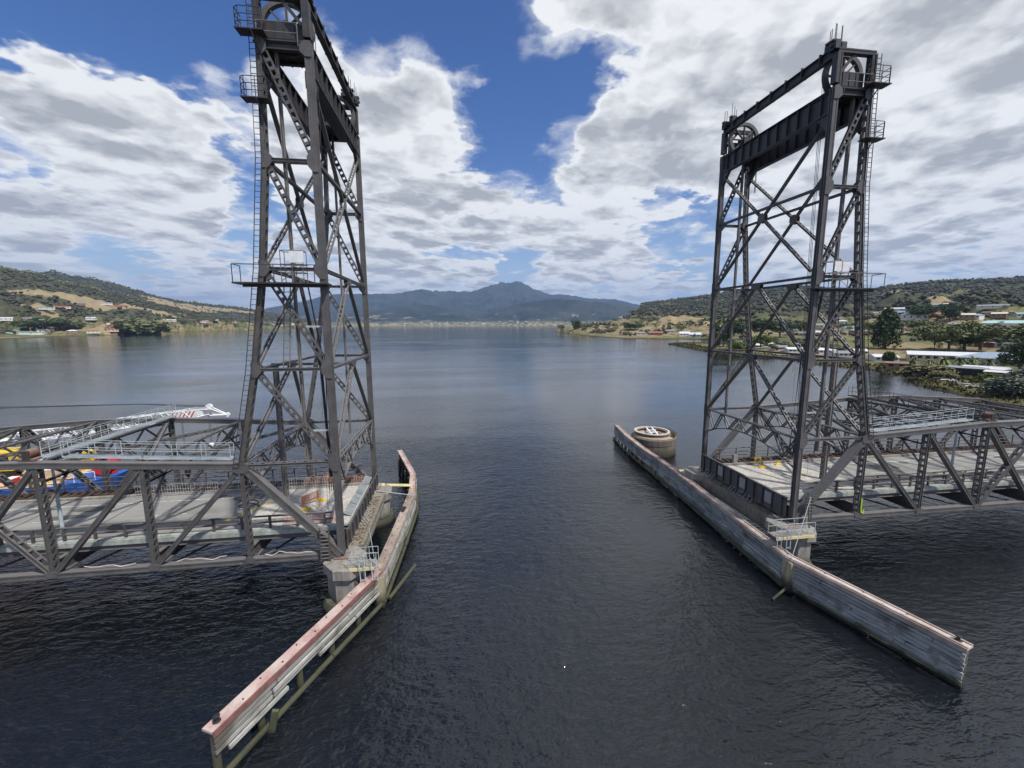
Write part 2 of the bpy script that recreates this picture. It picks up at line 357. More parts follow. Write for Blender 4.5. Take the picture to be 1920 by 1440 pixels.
SHL = [(-640,-400),(-650,300),(-684.6,712.4),(-723,866),(-736.5,1042),(-840.6,1435),(-918,2032),(-1000,2700),(-776,3150),(-530,3500),(-470,3680),(-700,3800),(-1200,4600),(-1800,5600),(-20000,6000),(-20000,-400)]
SHF = [(-1900,5500),(-900,5250),(0,5300),(700,5150),(1300,5300),(2300,4900),(9000,5600),(22000,5600),(22000,24000),(-22000,24000),(-22000,5600)]
def _sd(P, X, Y):                          # signed distance, positive inside
    P = np.array(P, float); d = np.full(X.shape, 1e9); ins = np.zeros(X.shape, bool)
    for i in range(len(P)):
        ax, ay = P[i]; bx, by = P[(i+1) % len(P)]; ex, ey = bx-ax, by-ay
        t = np.clip(((X-ax)*ex+(Y-ay)*ey)/(ex*ex+ey*ey), 0, 1)
        d = np.minimum(d, np.hypot(X-ax-t*ex, Y-ay-t*ey))
        c = ((ay > Y) != (by > Y)); ins ^= c & (X < (bx-ax)*(Y-ay)/((by-ay) if by != ay else 1e-9)+ax)
    return np.where(ins, d, -d)
_ph = rng.uniform(0, 6.28, (40, 2)); _an = rng.uniform(0, 6.28, 40)
def wob(X, Y, wl, seed=0, oct=4):          # sum of sines, about -1..1
    s = 0; a = 1.; tot = 0
    for o in range(oct):
        for k in range(3):
            i = (seed*7+o*3+k) % 40; t = _an[i]; f = 6.28318/(wl/2**o)
            s = s+a*np.sin((X*math.cos(t)+Y*math.sin(t))*f+_ph[i, 0]+1.7*np.sin((-X*math.sin(t)+Y*math.cos(t))*f*.6+_ph[i, 1]))
            tot += a
        a *= .55
    return s/tot*1.6
def land(X, Y):
    X = np.asarray(X, float); Y = np.asarray(Y, float)
    w = wob(X, Y, 60, 1, 3)*4
    return np.maximum(np.maximum(_sd(SHR, X, Y), _sd(SHL, X, Y)), _sd(SHF, X, Y))+np.where(np.hypot(X, Y) > 140, w*np.clip(np.hypot(X, Y)/600, .25, 1.5), 0)
def ground(X, Y, sd=None):
    X = np.asarray(X, float); Y = np.asarray(Y, float)
    if sd is None: sd = land(X, Y)
    dx, dy = X-CAM[0], Y-CAM[1]; r = np.hypot(dx, dy); az = np.degrees(np.arctan2(dx, dy))
    s = np.maximum(sd, 0); right = (az > 11) & (_sd(SHR, X, Y) > -60)
    base = np.where(right, 1.1*np.clip(s/9, 0, 1)+np.clip(s-25, 0, 700)*.050, 1.0*np.clip(s/15, 0, 1)+np.clip(s-60, 0, 1100)*.024)
    base = np.where(r > 3300, 1.0*np.clip(s/30, 0, 1)+np.clip(s, 0, 1500)*.008, base)
    base = base+np.clip(s/120, 0, 1)*wob(X, Y, 260, 3, 3)*2.2
    h = base
    for i, (tab, r0, rc, back) in enumerate(LAY):
        t = np.array(tab, float); e = np.interp(az, t[:, 0], t[:, 1])
        rr = rc*(1+.04*np.sin(np.radians(az)*9+i))
        top = (20+rr*np.tan(np.radians(e)))*(np.clip(e/.5, 0, 1))
        u = np.clip((r-r0)/(rr-r0), 0, 1); up = u**1.25*(1+.35*(1-u)*np.sin(u*5+i))
        up = np.where(u < 1, np.minimum(up, 1), np.clip(1-(np.maximum(r-rr, 0)/back)**1.3, 0, 1))
        env = np.clip(u*4, 0, 1)*(np.clip(1-u, 0, 1)+.10)
        bump = (np.abs(wob(X, Y, rc*.16, 5+i, 5))-.35)*.30*env+wob(X, Y, rc*.035, 2+i, 4)*.035*np.clip(u*3, 0, 1)
        h = np.maximum(h, np.where(u > 0, (up+bump)*top, 0)+np.minimum(base, 30)*(u < .3))
    return np.where(sd > 0, np.maximum(h, .15), np.clip(sd*.15, -6, -.25))
def hz(x, y): return float(ground(np.array([x]), np.array([y]))[0])
# coarse-to-fine polar tessellation, fixed in the world
AZ0, AZ1, NA = -62, 78, 900
az = np.radians(np.linspace(AZ0, AZ1, NA)); rr_ = np.concatenate([np.geomspace(95, 1500, 250, endpoint=False), np.geomspace(1500, 22000, 190)])
A_, R_ = np.meshgrid(az, rr_); TX = CAM[0]+R_*np.sin(A_); TY = CAM[1]+R_*np.cos(A_)
TSD = land(TX, TY); TZ = ground(TX, TY, TSD)
NR = len(rr_)
idx = np.arange(NR*NA).reshape(NR, NA)
F = np.stack([idx[:-1, :-1], idx[1:, :-1], idx[1:, 1:], idx[:-1, 1:]], -1).reshape(-1, 4)
keep = (TSD.ravel()[F] > -14-.02*np.hypot(TX, TY).ravel()[F]).any(1); F = F[keep][:, ::-1]
def _terrain_mat():
    s = NT('valley_ground'); p = s.pos; x, y, z = s.xyz()
    r = s.vm('LENGTH', s.vm('MULTIPLY', p, (1., 1., 0.)))
    n1 = s.noise(.004, 6, .6); n2 = s.noise(.018, 8, .6); n3 = s.noise(.09, 8, .65); n4 = s.noise(.0016, 5, .55); nf = s.noise(.6, 4, .6)
    grass = s.mix(s.mp(n2, .35, .65), (.08, .10, .036), (.19, .175, .085))
    dry = s.mix(s.mp(n3, .3, .7), (.22, .175, .095), (.33, .265, .155))
    k = s.mix(s.mp(n1, .46, .56), grass, dry)
    k = s.mix(s.mp(n3, .47, .60, 0., .8), k, (.045, .052, .022))
    # wooded hills: bush-covered, with worn clearings
    bush = s.mix(s.mp(n3, .35, .62), (.035, .040, .024), (.090, .090, .052))
    bush = s.mix(s.mp(s.noise(.03, 8, .7), .5, .66, 0., .6), bush, (.085, .075, .045))
    far = s.mp(r, 4200, 5200)
    hm = s.mp(s.math('ADD', z, s.math('MULTIPLY', s.math('SUBTRACT', n2, .5), 80.)), 26., 48.)
    clear = s.math('MULTIPLY', s.mp(s.math('ADD', n4, s.math('MULTIPLY', s.math('SUBTRACT', n2, .5), .35)), .56, .60), s.mp(z, 170., 110.))
    k = s.mix(s.math('MULTIPLY', hm, s.math('SUBTRACT', 1., clear)), k, bush)
    # the open dry hillsides that the photograph shows
    def patch(k, cx, cy, rx, ry, ang, c, edge=.35):
        v = s.vm('SUBTRACT', p, (cx, cy, 0.)); ca, sa = math.cos(ang), math.sin(ang)
        a = s.math('DIVIDE', s.vm('DOT_PRODUCT', v, (ca, sa, 0.)), rx); b = s.math('DIVIDE', s.vm('DOT_PRODUCT', v, (-sa, ca, 0.)), ry)
        d = s.math('ADD', s.math('POWER', s.math('ABSOLUTE', a), 2.), s.math('POWER', s.math('ABSOLUTE', b), 2.))
        d = s.math('ADD', d, s.math('MULTIPLY', s.math('SUBTRACT', n2, .5), 4.5*edge))
        return s.mix(s.mp(d, 1.05, .9), k, c)
    for q in PATCHES: k = patch(k, *q[:5], {'dry': dry, 'green': s.mix(n3, (.10, .12, .035), (.20, .19, .07)), 'soil': (.11, .075, .05)}[q[5]])
    # marshy rim at the water
    k = s.mix(s.mp(z, 1.1, .55), k, s.mix(s.mp(n3, .4, .6), (.055, .05, .022), (.13, .12, .05)))
    k = s.mix(s.mp(z, .35, .1), k, (.02, .018, .012))
    farc = s.mix(s.mp(s.noise(.0022, 8, .62), .38, .64), (.010, .018, .018), (.040, .050, .042))
    farc = s.mix(s.math('MULTIPLY', s.mp(s.noise(.003, 9, .7), .56, .62), s.mp(z, 250., 120.)), farc, (.28, .24, .15))
    farc = s.mix(s.mp(z, 75., 25.), farc, s.mix(s.mp(n2, .45, .55), (.30, .26, .16), (.07, .08, .04)))
    k = s.mix(far, k, farc)
    s.bs(Base_Color=k, Roughness=.95, Specular_IOR_Level=.15, Normal=s.bump(n3, .5, 1.5)); return s.m
def march(u, v, r0=100, r1=9000):          # where the sight line of a photo pixel meets the ground
    d = pxray(u, v); t = np.geomspace(r0, r1, 1600); X = CAM[0]+d.x*t; Y = CAM[1]+d.y*t; Z = CAM[2]+d.z*t
    g = ground(X, Y); hit = np.where(g >= Z)[0]; k = hit[0] if len(hit) else len(t)-1
    return Vector((X[k], Y[k], g[k])), float(t[k])
def pxpatch(u, v, du, dv, kind, tilt=0.):
    c, t = march(u, v); d = pxray(u, v)
    return (c.x, c.y, t*du/FPX, min(t*dv/FPX*(5 if t > 1000 else 9), t*du/FPX*.8), math.atan2(-d.x, d.y)+tilt, kind)
PATCHES = [pxpatch(*q) for q in ((190,567,80,9,'dry'),(110,552,30,7,'dry'),(390,578,75,8,'dry'),(330,574,50,5,'dry'),(190,616,45,4,'dry'),(95,588,25,3,'dry'),
   (245,558,18,4,'dry'),(1250,607,80,5,'dry'),(1200,616,60,4,'dry'),(1320,604,60,4,'dry'),(1380,600,40,3,'green'),(1560,620,50,5,'dry'),(1730,627,30,4,'dry'),(1715,634,22,3,'soil'),(1860,640,60,12,'green'),
   (1840,606,60,4,'dry'),(1770,562,18,5,'dry'),(1650,632,50,4,'green'),(1560,645,60,5,'green'),(1850,712,18,7,'green'),(1640,690,40,6,'green'),(1660,551,14,3,'dry'),(1890,575,30,8,'green'))]
terrain = npmesh('hills', np.stack([TX, TY, TZ], -1).reshape(-1, 3), F, _terrain_mat(), True)
terrain['kind'] = 'structure'
bed = MB().box(-24100, 24100, -3100, 26400, -9, -8); bed.build('river_bed', simple('river_mud', (.02, .018, .012), bump=0), kind='structure')

# ------------------------------------------------------------------ water
def water_mat():
    s = NT('dark_river_water'); p = s.pos; y_ = s.xyz()[1]
    warp = s.vm('MULTIPLY', s.vm('SUBTRACT', s.noise(.05, 3, .5, color=True), (.5, .5, .5)), (3.5, 3.5, 0.))
    q = s.vm('ADD', p, warp)
    a = s.noise(1.35, 3, .6, (.55, 1.25, 1.), q, .25)     # ripples lying across the channel
    a2 = s.noise(.9, 3, .55, (1.05, .7, 1.), s.vm('ADD', q, (31., 7., 0.)), .2)
    b = s.noise(4.2, 4, .62, (.7, 1.15, 1.), q, .2)
    c = s.noise(.22, 3, .5, (.6, 1.2, 1.), q)
    pk = s.math('POWER', a, 1.5)
    h = s.math('ADD', s.math('MULTIPLY', pk, .30), s.math('MULTIPLY', b, .075))
    h = s.math('ADD', h, s.math('ADD', s.math('MULTIPLY', c, .34), s.math('MULTIPLY', a2, .16)))
    calm = s.mp(s.noise(.028, 4, .55, (.5, 1.6, 1.)), .35, .62, .45, 1., 'SMOOTHSTEP')
    streak = s.mp(s.noise(.006, 5, .55, (.6, 2.6, 1.), None, 1.2), .42, .6, .55, 1., 'SMOOTHSTEP')
    st = s.math('MULTIPLY', calm, streak)
    s.bs(Base_Color=s.mix(s.noise(.02, 3), (.003, .0042, .006), (.006, .008, .010)), Roughness=s.mp(streak, .6, 1., .05, .09), IOR=1.66, Specular_IOR_Level=.5,
         Normal=s.bump(h, s.math('MULTIPLY', st, s.math('MULTIPLY', s.mp(y_, -12., 60., 1.1, .25), s.mp(y_, 60., 400., 1., .8))), 1.0))
    return s.m
wt = MB(); wt.raw([(-24200, -3200, 0), (24200, -3200, 0), (24200, 26500, 0), (-24200, 26500, 0)], [(0, 1, 2, 3)])
wt.build('water', water_mat(), kind='structure')

# ------------------------------------------------------------------ bridge
LX, W, PN, ZB, ZD = 36.54, 12.8, 6.11, 3.6, 5.2
ZL = [3.6, 10.57, 17.14, 23.72, 30.36, 37.15, 39.5]      # tower panel heights
UR = [0, 6.11, 4.73, 3.69, 3.0, 2.8, 2.8]                # rear leg offset at those heights
TU = [0, 10.57, 10.9, 11.25, 11.3, 10.95, 10.57]
TU = TU+[3.6]
def member(mb, p0, p1, n, B=.4, D=.4, style='solid', t=.035, pitch=.62, bw=.17, trim=(0, 0)):
    p0 = Vector(p0); p1 = Vector(p1); a = (p1-p0).normalized(); p0 = p0+a*trim[0]; p1 = p1-a*trim[1]
    n = Vector(n); n = (n-a*n.dot(a)).normalized(); d = a.cross(n); Lh = (p1-p0)/2; c = (p0+p1)/2; Ln = Lh.length*2
    if style == 'solid':
        for s_ in (-1, 1): mb.obox(c+n*s_*(B/2-t/2), Lh, n*t/2, d*D/2)
        for s_ in (-1, 1): mb.obox(c+d*s_*(D/2-t/2-.004), Lh, n*(B/2-t), d*t/2)
        for s_ in (-1, 1):
            for s2 in (-1, 1): mb.obox(c+d*s_*(D/2-.05)+n*s2*(B/2+.0125), Lh*.995, n*.0125, d*.05)
        return mb
    for s_ in (-1, 1):
        mb.obox(c+n*s_*(B/2-t/2), Lh, n*t/2, d*D/2)
        for s2 in (-1, 1): mb.obox(c+n*s_*(B/2+.03)+d*s2*(D/2-.02), Lh, n*.03, d*.02)
    k = max(1, int(Ln/pitch)); hb = bw/2
    faces = (-1, 1) if D > .16 else (1,)
    for i in range(k):
        q = p0+a*((i+.5)*Ln/k)
        for s_ in faces:
            if style == 'batten': mb.obox(q+d*s_*(D/2+.008), a*hb, n*(B/2), d*.008)
            else:
                h = Ln/k/2; z = 1 if i % 2 == 0 else -1
                v0 = q-a*h-n*z*(B/2-.03); v1 = q+a*h+n*z*(B/2-.03); e = v1-v0; nn = e.cross(d).normalized()
                mb.obox((v0+v1)/2+d*s_*(D/2+.008), e/2, nn*.035, d*.008)
    if style == 'cover':
        mb.obox(c+d*(D/2+.01), Lh, n*B/2, d*.01)
    return mb
def gusset(par, c, ax, ay, w, h, B, cut=.3, mat='steel'):   # corner-cut plates on both faces, n = ax x ay
    ax = Vector(ax).normalized(); ay = Vector(ay).normalized(); n = ax.cross(ay)
    for s_ in (-1, 1):
        o = Vector(c)+n*s_*(B/2+.028); m1 = MB()
        P = [(-w/2+w*cut, -h/2), (w/2-w*cut, -h/2), (w/2, -h/2+h*cut), (w/2, h/2-h*cut), (w/2-w*cut, h/2), (-w/2+w*cut, h/2), (-w/2, h/2-h*cut), (-w/2, -h/2+h*cut)]
        m1.prism([o+ax*x+ay*y for x, y in P], n*.03); m1.build('gusset_plate', mat, par)
def wing(par, c, ax, ay, out, inn, h, B, mat='steel', only=None):  # plate flush with a leg's back, tapering towards its braces
    ax = Vector(ax).normalized(); ay = Vector(ay).normalized(); n = ax.cross(ay).normalized()
    for s_ in (-1, 1):
        o = Vector(c)+n*s_*(B/2+.028); m1 = MB()
        P = [(-out, -h/2), (inn*.35, -h/2), (inn, -h*.2), (inn, h*.2), (inn*.35, h/2), (-out, h/2)]
        m1.prism([o+ax*x+ay*y for x, y in P], n*.03); m1.build('gusset_plate', mat, par)
YH = Vector((0, 1, 0)); ZH = Vector((0, 0, 1))
def rail(name, pts, par, mat='steel_dark', h=1.05, sp=1.5, r=.028, rows=(1., .52), toe=False):
    mb = MB(); pts = [Vector(p) for p in pts]
    for f in rows: mb.tube([p+ZH*h*f for p in pts], r, 5)
    for a, b in zip(pts, pts[1:]):
        k = max(1, round((b-a).length/sp))
        for i in range(k+1): q = a.lerp(b, i/k); mb.tube([q, q+ZH*h], r, 4)
    if toe:
        for a, b in zip(pts, pts[1:]): mb.beam(a+ZH*.09, b+ZH*.09, .02, .16)
    return mb.build(name, mat, par)

def make_tower(sd):
    P = (lambda u, y, z: Vector((-u, y, z))) if sd < 0 else (lambda u, y, z: Vector((LX+u, y, z)))
    X = Vector((-1, 0, 0)) if sd < 0 else Vector((1, 0, 0))    # outward along the bridge
    T = thing('lift_tower', P(3, W/2, ZB), 'tall dark grey lattice lift tower on the left side of the open channel' if sd < 0 else 'tall dark grey lattice lift tower on the right side of the open channel', 'lift tower', 'lift towers either side of the channel')
    S = 'steel'
    for y in (0, W):
        mb = MB()
        for k in range(5): member(mb, P(0, y, ZL[k]), P(0, y, ZL[k+1]), YH, .38, .40, 'solid', .04)
        for s_ in (-1, 1):                                  # vertical guide grooves on the channel face
            mb.obox(P(-.23, y+s_*.1, (ZL[5]+ZB)/2), (.03, 0, 0), (0, .035, 0), (0, 0, (ZL[5]-ZB)/2))
        mb.build('front_leg', S, T)
        mb = MB()
        for k in range(1, 5): member(mb, P(UR[k], y, ZL[k]), P(UR[k+1], y, ZL[k+1]), YH, .38, .3, 'batten', .035, .7, .24)
        mb.build('rear_leg', S, T)
        for k in range(1, 5):                               # struts and diagonals of the side frame
            mb = member(MB(), P(0, y, ZL[k]), P(UR[k], y, ZL[k]), YH, .34, .2, 'lace', .03, .34, trim=(.3, .25))
            mb.build('strut', S, T)
            pa, pb = P(UR[k+1], y, ZL[k+1]), P(0, y, ZL[k]); mb = member(MB(), pa, pb, (pb-pa).cross(YH), .30, .2, 'batten', .035, .5, .2, (.4, .4)); mb.build('diagonal', S, T)
        for k in range(1, 6):
            dz = -.35 if k == 5 else 0
            wing(T, P(0, y, ZL[k]+dz), X, ZH, .21, .46, 1.3 if k < 5 else .9, .44)
            if k > 1: wing(T, P(UR[k], y, ZL[k]+dz), -X, ZH, .16, .44, 1.0, .42)
        # posts of the tower head
        member(MB(), P(0, y, ZL[5]+.3), P(0, y, ZL[6]), YH, .42, .42, 'solid').build('head_post', 'steel_dark', T)
        member(MB(), P(UR[6], y, ZL[5]+.3), P(UR[6], y, ZL[6]), YH, .36, .36, 'batten', .04, .5, .2).build('head_post', 'steel_dark', T)
        # machinery floor beams along the bridge direction
        mb = MB(); mb.beam(P(-.1, y, ZL[5]+.05), P(UR[5], y, ZL[5]+.05), .36, .14); mb.beam(P(-.1, y, ZL[5]-.42), P(UR[5], y, ZL[5]-.42), .30, .08)
        mb.beam(P(0, y, ZL[5]-.2), P(UR[5], y, ZL[5]-.2), .04, .46)
        s1 = 1 if y == 0 else -1
        mb.beam(P(.3, y+s1*1.9, ZL[5]+.02), P(UR[5]+.3, y+s1*1.9, ZL[5]+.02), .3, .5); mb.beam(P(.25, y+s1*.35, ZL[5]+.75), P(UR[5]-.2, y+s1*.35, ZL[5]+.75), .12, 1.1)
        for q in range(5): mb.beam(P(.3+q*.55, y+s1*.27, ZL[5]+.25), P(.3+q*.55, y+s1*.27, ZL[5]+1.25), .05, .06, X)
        mb.build('machinery_beam', 'steel_dark', T)
        mb = MB(); mb.obox(P(1.45, y+s1*1.05, ZL[5]-.05), (1.7, 0, 0), (0, 1.15, 0), (0, 0, .03))
        for q in range(6): mb.beam(P(-.1+q*.6, y, ZL[5]-.14), P(-.1+q*.6, y+s1*2.2, ZL[5]-.14), .08, .12)
        mb.build('machinery_floor', 'steel_dark', T)
        # sheave wheel
        c = P(1.45, y+s1*.95, ZL[5]+1.35); r = 1.62; mb = MB(); n = 40
        prof = [(-.16, r), (-.16, r-.3), (.16, r-.3), (.16, r), (.06, r-.1), (-.06, r-.1)]
        vs = [c+Vector((math.cos(6.28318*k/n)*q, o, math.sin(6.28318*k/n)*q)) for o, q in prof for k in range(n)]
        fs = [(i*n+k, i*n+(k+1) % n, ((i+1) % 6)*n+(k+1) % n, ((i+1) % 6)*n+k) for i in range(6) for k in range(n)]
        mb.raw(vs, fs); sh_ = mb.build('sheave_wheel', 'steel', T)
        for k in range(8):
            t = 6.28318*k/8; e = Vector((math.cos(t), 0, math.sin(t))); m1 = MB()
            m1.beam(c+e*.2, c+e*(r-.28), .2, .09, YH.cross(e)); m1.build('spoke', 'steel', sh_)
        m1 = MB(); m1.tube([c-YH*.45, c+YH*.45], .2, 12); m1.build('hub', 'steel', sh_)
        mb = MB()
        for s_ in (-1, 1): mb.obox(c+Vector((0, s_*.42, -.55)), (.28, 0, 0), (0, .1, 0), (0, 0, .65))
        mb.build('bearing_block', 'steel_dark', T)
        # side frame top beam and its knee brace
        mb = member(MB(), P(-.1, y, ZL[6]+.12), P(UR[6]+.2, y, ZL[6]+.12), YH, .34, .3, 'solid'); mb.build('top_beam', 'steel_dark', T)
        mb = MB(); mb.beam(P(.25, y, ZL[6]-1.35), P(1.35, y, ZL[6]-.02), .16, .18); mb.build('knee_brace', 'steel_dark', T)
        # cross-head blocks with threaded rods on top
        mb = MB()
        for k, (du, dy, hh) in enumerate(((-.15, .2, .55), (.15, .9, .8), (.65, .5, .62), (.5, 1.35, .5))):
            q = P(du, y+s1*dy, ZL[6]+.28); mb.obox(q+ZH*hh/2, (.2, 0, 0), (0, .3, 0), (0, 0, hh/2)); mb.obox(q+ZH*(hh+.05), (.3, 0, 0), (0, .18, 0), (0, 0, .06))
            mb.obox(q+ZH*hh*.45, (.34, 0, 0), (0, .1, 0), (0, 0, .08))
        mb.build('rod_anchor_block', 'steel_dark', T)
        for du, dy, hh in ((-.2, .1, .55), (-.1, .3, .55), (.1, .8, .8), (.2, 1.05, .8), (.6, .45, .62), (.7, .6, .62)):
            q = P(du, y+s1*dy, ZL[6]+.28+hh); m1 = MB(); m1.tube([q, q+ZH*random.uniform(.95, 1.35)], .028, 5); m1.build('threaded_rod', 'guide', T)
        # guard rail round the head
        rail('guard_rail', [P(.5, y-s1*.32, ZL[5]-.3), P(UR[5], y-s1*.32, ZL[5]-.3)], T, 'guide', 1.25, 1.6, rows=(1., .55))
        rail('guard_rail', [P(UR[5]-.6, y+s1*2.2, ZL[5]+.1), P(1.2, y+s1*2.2, ZL[5]+.1)], T, 'steel_dark', 1.2, 1.)
        # cables down to the span that has been lifted out
        for du in (0., .12, .24):
            m1 = MB(); m1.tube([P(-.18+du, y+s1*(.95), ZL[5]+1.3), P(-.16+du, y+s1*.9, 33.), P(.62+du, y+s1*1.1, 8.)] if y == 0 else [P(3.05+du*.5, y+s1*.95, ZL[5]+1.), P(3.05+du*.5, y+s1*.95, 33.5)], .022, 4); m1.build('cable', 'black', T)
        # counterweight guide
        m1 = member(MB(), P(2., y+s1*.4, ZL[5]-.1), P(2., y+s1*.4, 9.4), YH, .2, .17, 'solid', .02); m1.build('counterweight_guide', 'guide', T)
    # frames across the channel face (front) and behind it (rear)
    for u, kk, yy in (('f', 0, .3), ('r', 1, .26)):
        U = lambda k: 0. if u == 'f' else UR[k]
        B, D = (.26, .2) if u == 'f' else (.25, .18)
        for k in (2, 3, 4):
            member(MB(), P(U(k), 0, ZL[k]), P(U(k), W, ZL[k]), X, B, .17, 'lace' if k < 4 else 'solid', .03, .36, trim=(yy, yy)).build('cross_strut', S, T)
        for k in (1, 2):
            st = ('solid', 'batten') if u == 'f' else ('solid', 'batten')
            a = P(U(k+1), W/2, ZL[k+1]-.1)
            for y, sty in ((W, st[0]), (0, st[1])):
                member(MB(), a, P(U(k), y, ZL[k]), X, .22, .16, sty, .03, .5, .16, (.35, .45)).build('cross_brace', S, T)
            gusset(T, a-ZH*.1, YH, ZH, 1.15, .6, B, .3)
        lo, hi = ZL[3], ZL[5]-1.75
        xlo, xhi = U(3), (U(5))
        mid = P((xlo+xhi)/2 if u == 'r' else 0, W/2, (lo+hi)/2)
        for y0_, y1_, sty in ((0, W, 'solid' if u == 'f' else 'batten'), (W, 0, 'batten' if u == 'f' else 'solid')):
            # from the leg at y0_ top down to the other leg at its foot
            if u == 'f': sty = 'solid' if y0_ == 0 else 'batten'
            else: sty = 'solid' if y0_ == 0 else 'batten'
            member(MB(), P(xhi, y0_, hi), mid, X, .22, .155, sty, .03, .5, .16, (.5, .3)).build('cross_brace', S, T)
            member(MB(), mid, P(xlo, y1_, lo), X, .22, .155, sty, .03, .5, .16, (.3, .6)).build('cross_brace', S, T)
        gusset(T, mid, YH, ZH, .85, .85, B, .3)
        # deep plate girder carrying the head
        g = MB(); zt, zb = ZL[5]-.05, ZL[5]-1.65; x = U(5)
        g.obox(P(x, W/2, (zt+zb)/2), (.02, 0, 0), (0, W/2-.28, 0), (0, 0, (zt-zb)/2))
        for z in (zt, zb): g.obox(P(x, W/2, z), (.24, 0, 0), (0, W/2-.25, 0), (0, 0, .035))
        gd = g.build('head_girder', 'steel_dark', T)
        for q in range(11):
            m1 = MB(); y = .9+q*(W-1.8)/10
            for s_ in (-1, 1): m1.obox(P(x+s_*.12, y, (zt+zb)/2), (.095, 0, 0), (0, .03, 0), (0, 0, (zt-zb)/2-.04))
            m1.build('stiffener', 'steel_dark', gd)
        for y, s1 in ((0, 1), (W, -1)):
            m1 = MB(); m1.prism([P(x, y+s1*.25, zb+.3), P(x, y+s1*1.25, zb-.02), P(x, y+s1*.25, zb-1.25)], (.3, 0, 0)); m1.build('corner_bracket', 'steel_dark', T)
    # upper beam between the head posts
    mb = MB(); z = ZL[6]+.18
    for dz in (-.32, .32): mb.obox(P(0, W/2, z+dz), (.2, 0, 0), (0, W/2-.2, 0), (0, 0, .035))
    mb.obox(P(0, W/2, z), (.02, 0, 0), (0, W/2-.2, 0), (0, 0, .31))
    tb = mb.build('upper_beam', 'steel_dark', T)
    for q in range(7):
        m1 = MB(); m1.obox(P(0, 1.4+q*(W-2.8)/6, z+.06), (.24, 0, 0), (0, .05, 0), (0, 0, .42)); m1.build('stiffener', 'steel_dark', tb)
    # walkway behind the girder between the two sheaves
    mb = MB(); mb.obox(P(.62, W/2, ZL[5]-1.3), (.34, 0, 0), (0, W/2-2.3, 0), (0, 0, .03)); mb.build('walkway', 'steel_dark', T)
    rail('guard_rail', [P(1., 2.4, ZL[5]-1.3), P(1., W-2.4, ZL[5]-1.3)], T, 'steel_dark', 1.05, 1.7)
    # arched portal frames at truss-top level
    for u in (0, UR[1]):
        mb = MB(); N_ = 10; zt = ZL[1]+.05
        ys = [.3+(W-.6)*i/N_ for i in range(N_+1)]
        zl = [zt-1.15-1.35*abs(2*i/N_-1)**2.2 for i in range(N_+1)]
        member(mb, P(u, .2, zt), P(u, W-.2, zt), X, .26, .11, 'lace', .03, .4)
        for i in range(N_):
            mb.beam(P(u, ys[i], zl[i]), P(u, ys[i+1], zl[i+1]), .3, .1, X.cross(YH))
        mb.build('portal_frame', S, T)
        for i in range(N_):
            a, b = (P(u, ys[i], zl[i]), P(u, ys[i+1], zt)) if i % 2 else (P(u, ys[i], zt), P(u, ys[i+1], zl[i+1]))
            member(MB(), a, b, X, .26, .1, 'batten', .03, .4, .07, (.06, .06)).build('portal_lacing', S, T)
    # access ladder up the near rear leg with two caged landings
    yl = -.36
    la = MB()
    pts = [P(UR[k]+.26, yl, ZL[k]) for k in range(1, 7)]
    for s_ in (-.17, .17): la.tube([p+X*s_ for p in pts], .028, 5)
    la.build('ladder', 'steel_dark', T); rg = MB()
    for a, b in zip(pts, pts[1:]):
        k = int((b-a).length/.33)
        for i in range(k): q = a.lerp(b, i/k); rg.beam(q-X*.17, q+X*.17, .03, .03)
    o = rg.build('ladder_rungs', 'steel_dark', T, kind='stuff')
    for z0 in (33.6, ZL[5]+.15):
        uu = UR[5]
        mb = MB(); mb.obox(P(uu+.22, -.48, z0), (.78, 0, 0), (0, .38, 0), (0, 0, .03))
        for s_ in (-1, 1): mb.beam(P(uu+.1, -.5+s_*.4, z0-.06), P(uu-.1, -.2, z0-1.1), .06, .06)
        mb.build('landing', 'steel_dark', T)
        base = [P(uu-.5, -.84, z0), P(uu+.75, -.84, z0), P(uu+1.0, -.66, z0), P(uu+1.0, .05, z0)]
        rail('guard_rail', base, T, 'steel_dark', 1.15, .8, .026, rows=(1., .66, .33))
    # mid-height platform with its light box
    zp = 22.75
    mb = MB(); mb.obox(P(UR[3]/2+.55, -.35, zp), (UR[3]/2+1., 0, 0), (0, .55, 0), (0, 0, .05)); mb.obox(P(UR[3]/2+.55, -.35, zp-.13), (UR[3]/2+.6, 0, 0), (0, .06, 0), (0, 0, .09))
    mb.build('platform', 'steel_dark', T)
    rail('guard_rail', [P(.3, -.85, zp), P(UR[3]+1.5, -.85, zp), P(UR[3]+1.5, .2, zp)], T, 'steel_dark', 1.15, 2.6, .03, rows=(1.,))
    fr = MB(); u0, u1 = (.75, 2.1) if sd > 0 else (1.0, 2.35); z0 = zp+.05; yb = -.7
    for uu in (u0, u1, (u0+u1)/2):
        for y in (yb, yb+.7): fr.tube([P(uu, y, z0), P(uu, y, z0+2.)], .03, 5)
    for z in (.65, 1.15, 2.0):
        for y in (yb, yb+.7): fr.tube([P(u0, y, z0+z), P(u1, y, z0+z)], .03, 5)
        for uu in (u0, u1): fr.tube([P(uu, yb, z0+z), P(uu, yb+.7, z0+z)], .03, 5)
    fr.tube([P(u0, yb, z0+.1), P(u1, yb, z0+1.1)], .02, 4); fr.tube([P(u1, yb, z0+.1), P(u0, yb, z0+1.1)], .02, 4)
    fr.build('light_frame', 'guide', T)
    ws = ((u0+u1)/2-.34, (u0+u1)/2+.34) if sd > 0 else (u0+.35,)
    for uu in ws:
        m1 = MB(); m1.obox(P(uu, yb-.02, z0+1.6), (.3 if sd > 0 else .42, 0, 0), (0, .05, 0), (0, 0, .36)); m1.build('light_panel', 'white_steel', T)
    # short hanging ladder below the platform
    m1 = MB()
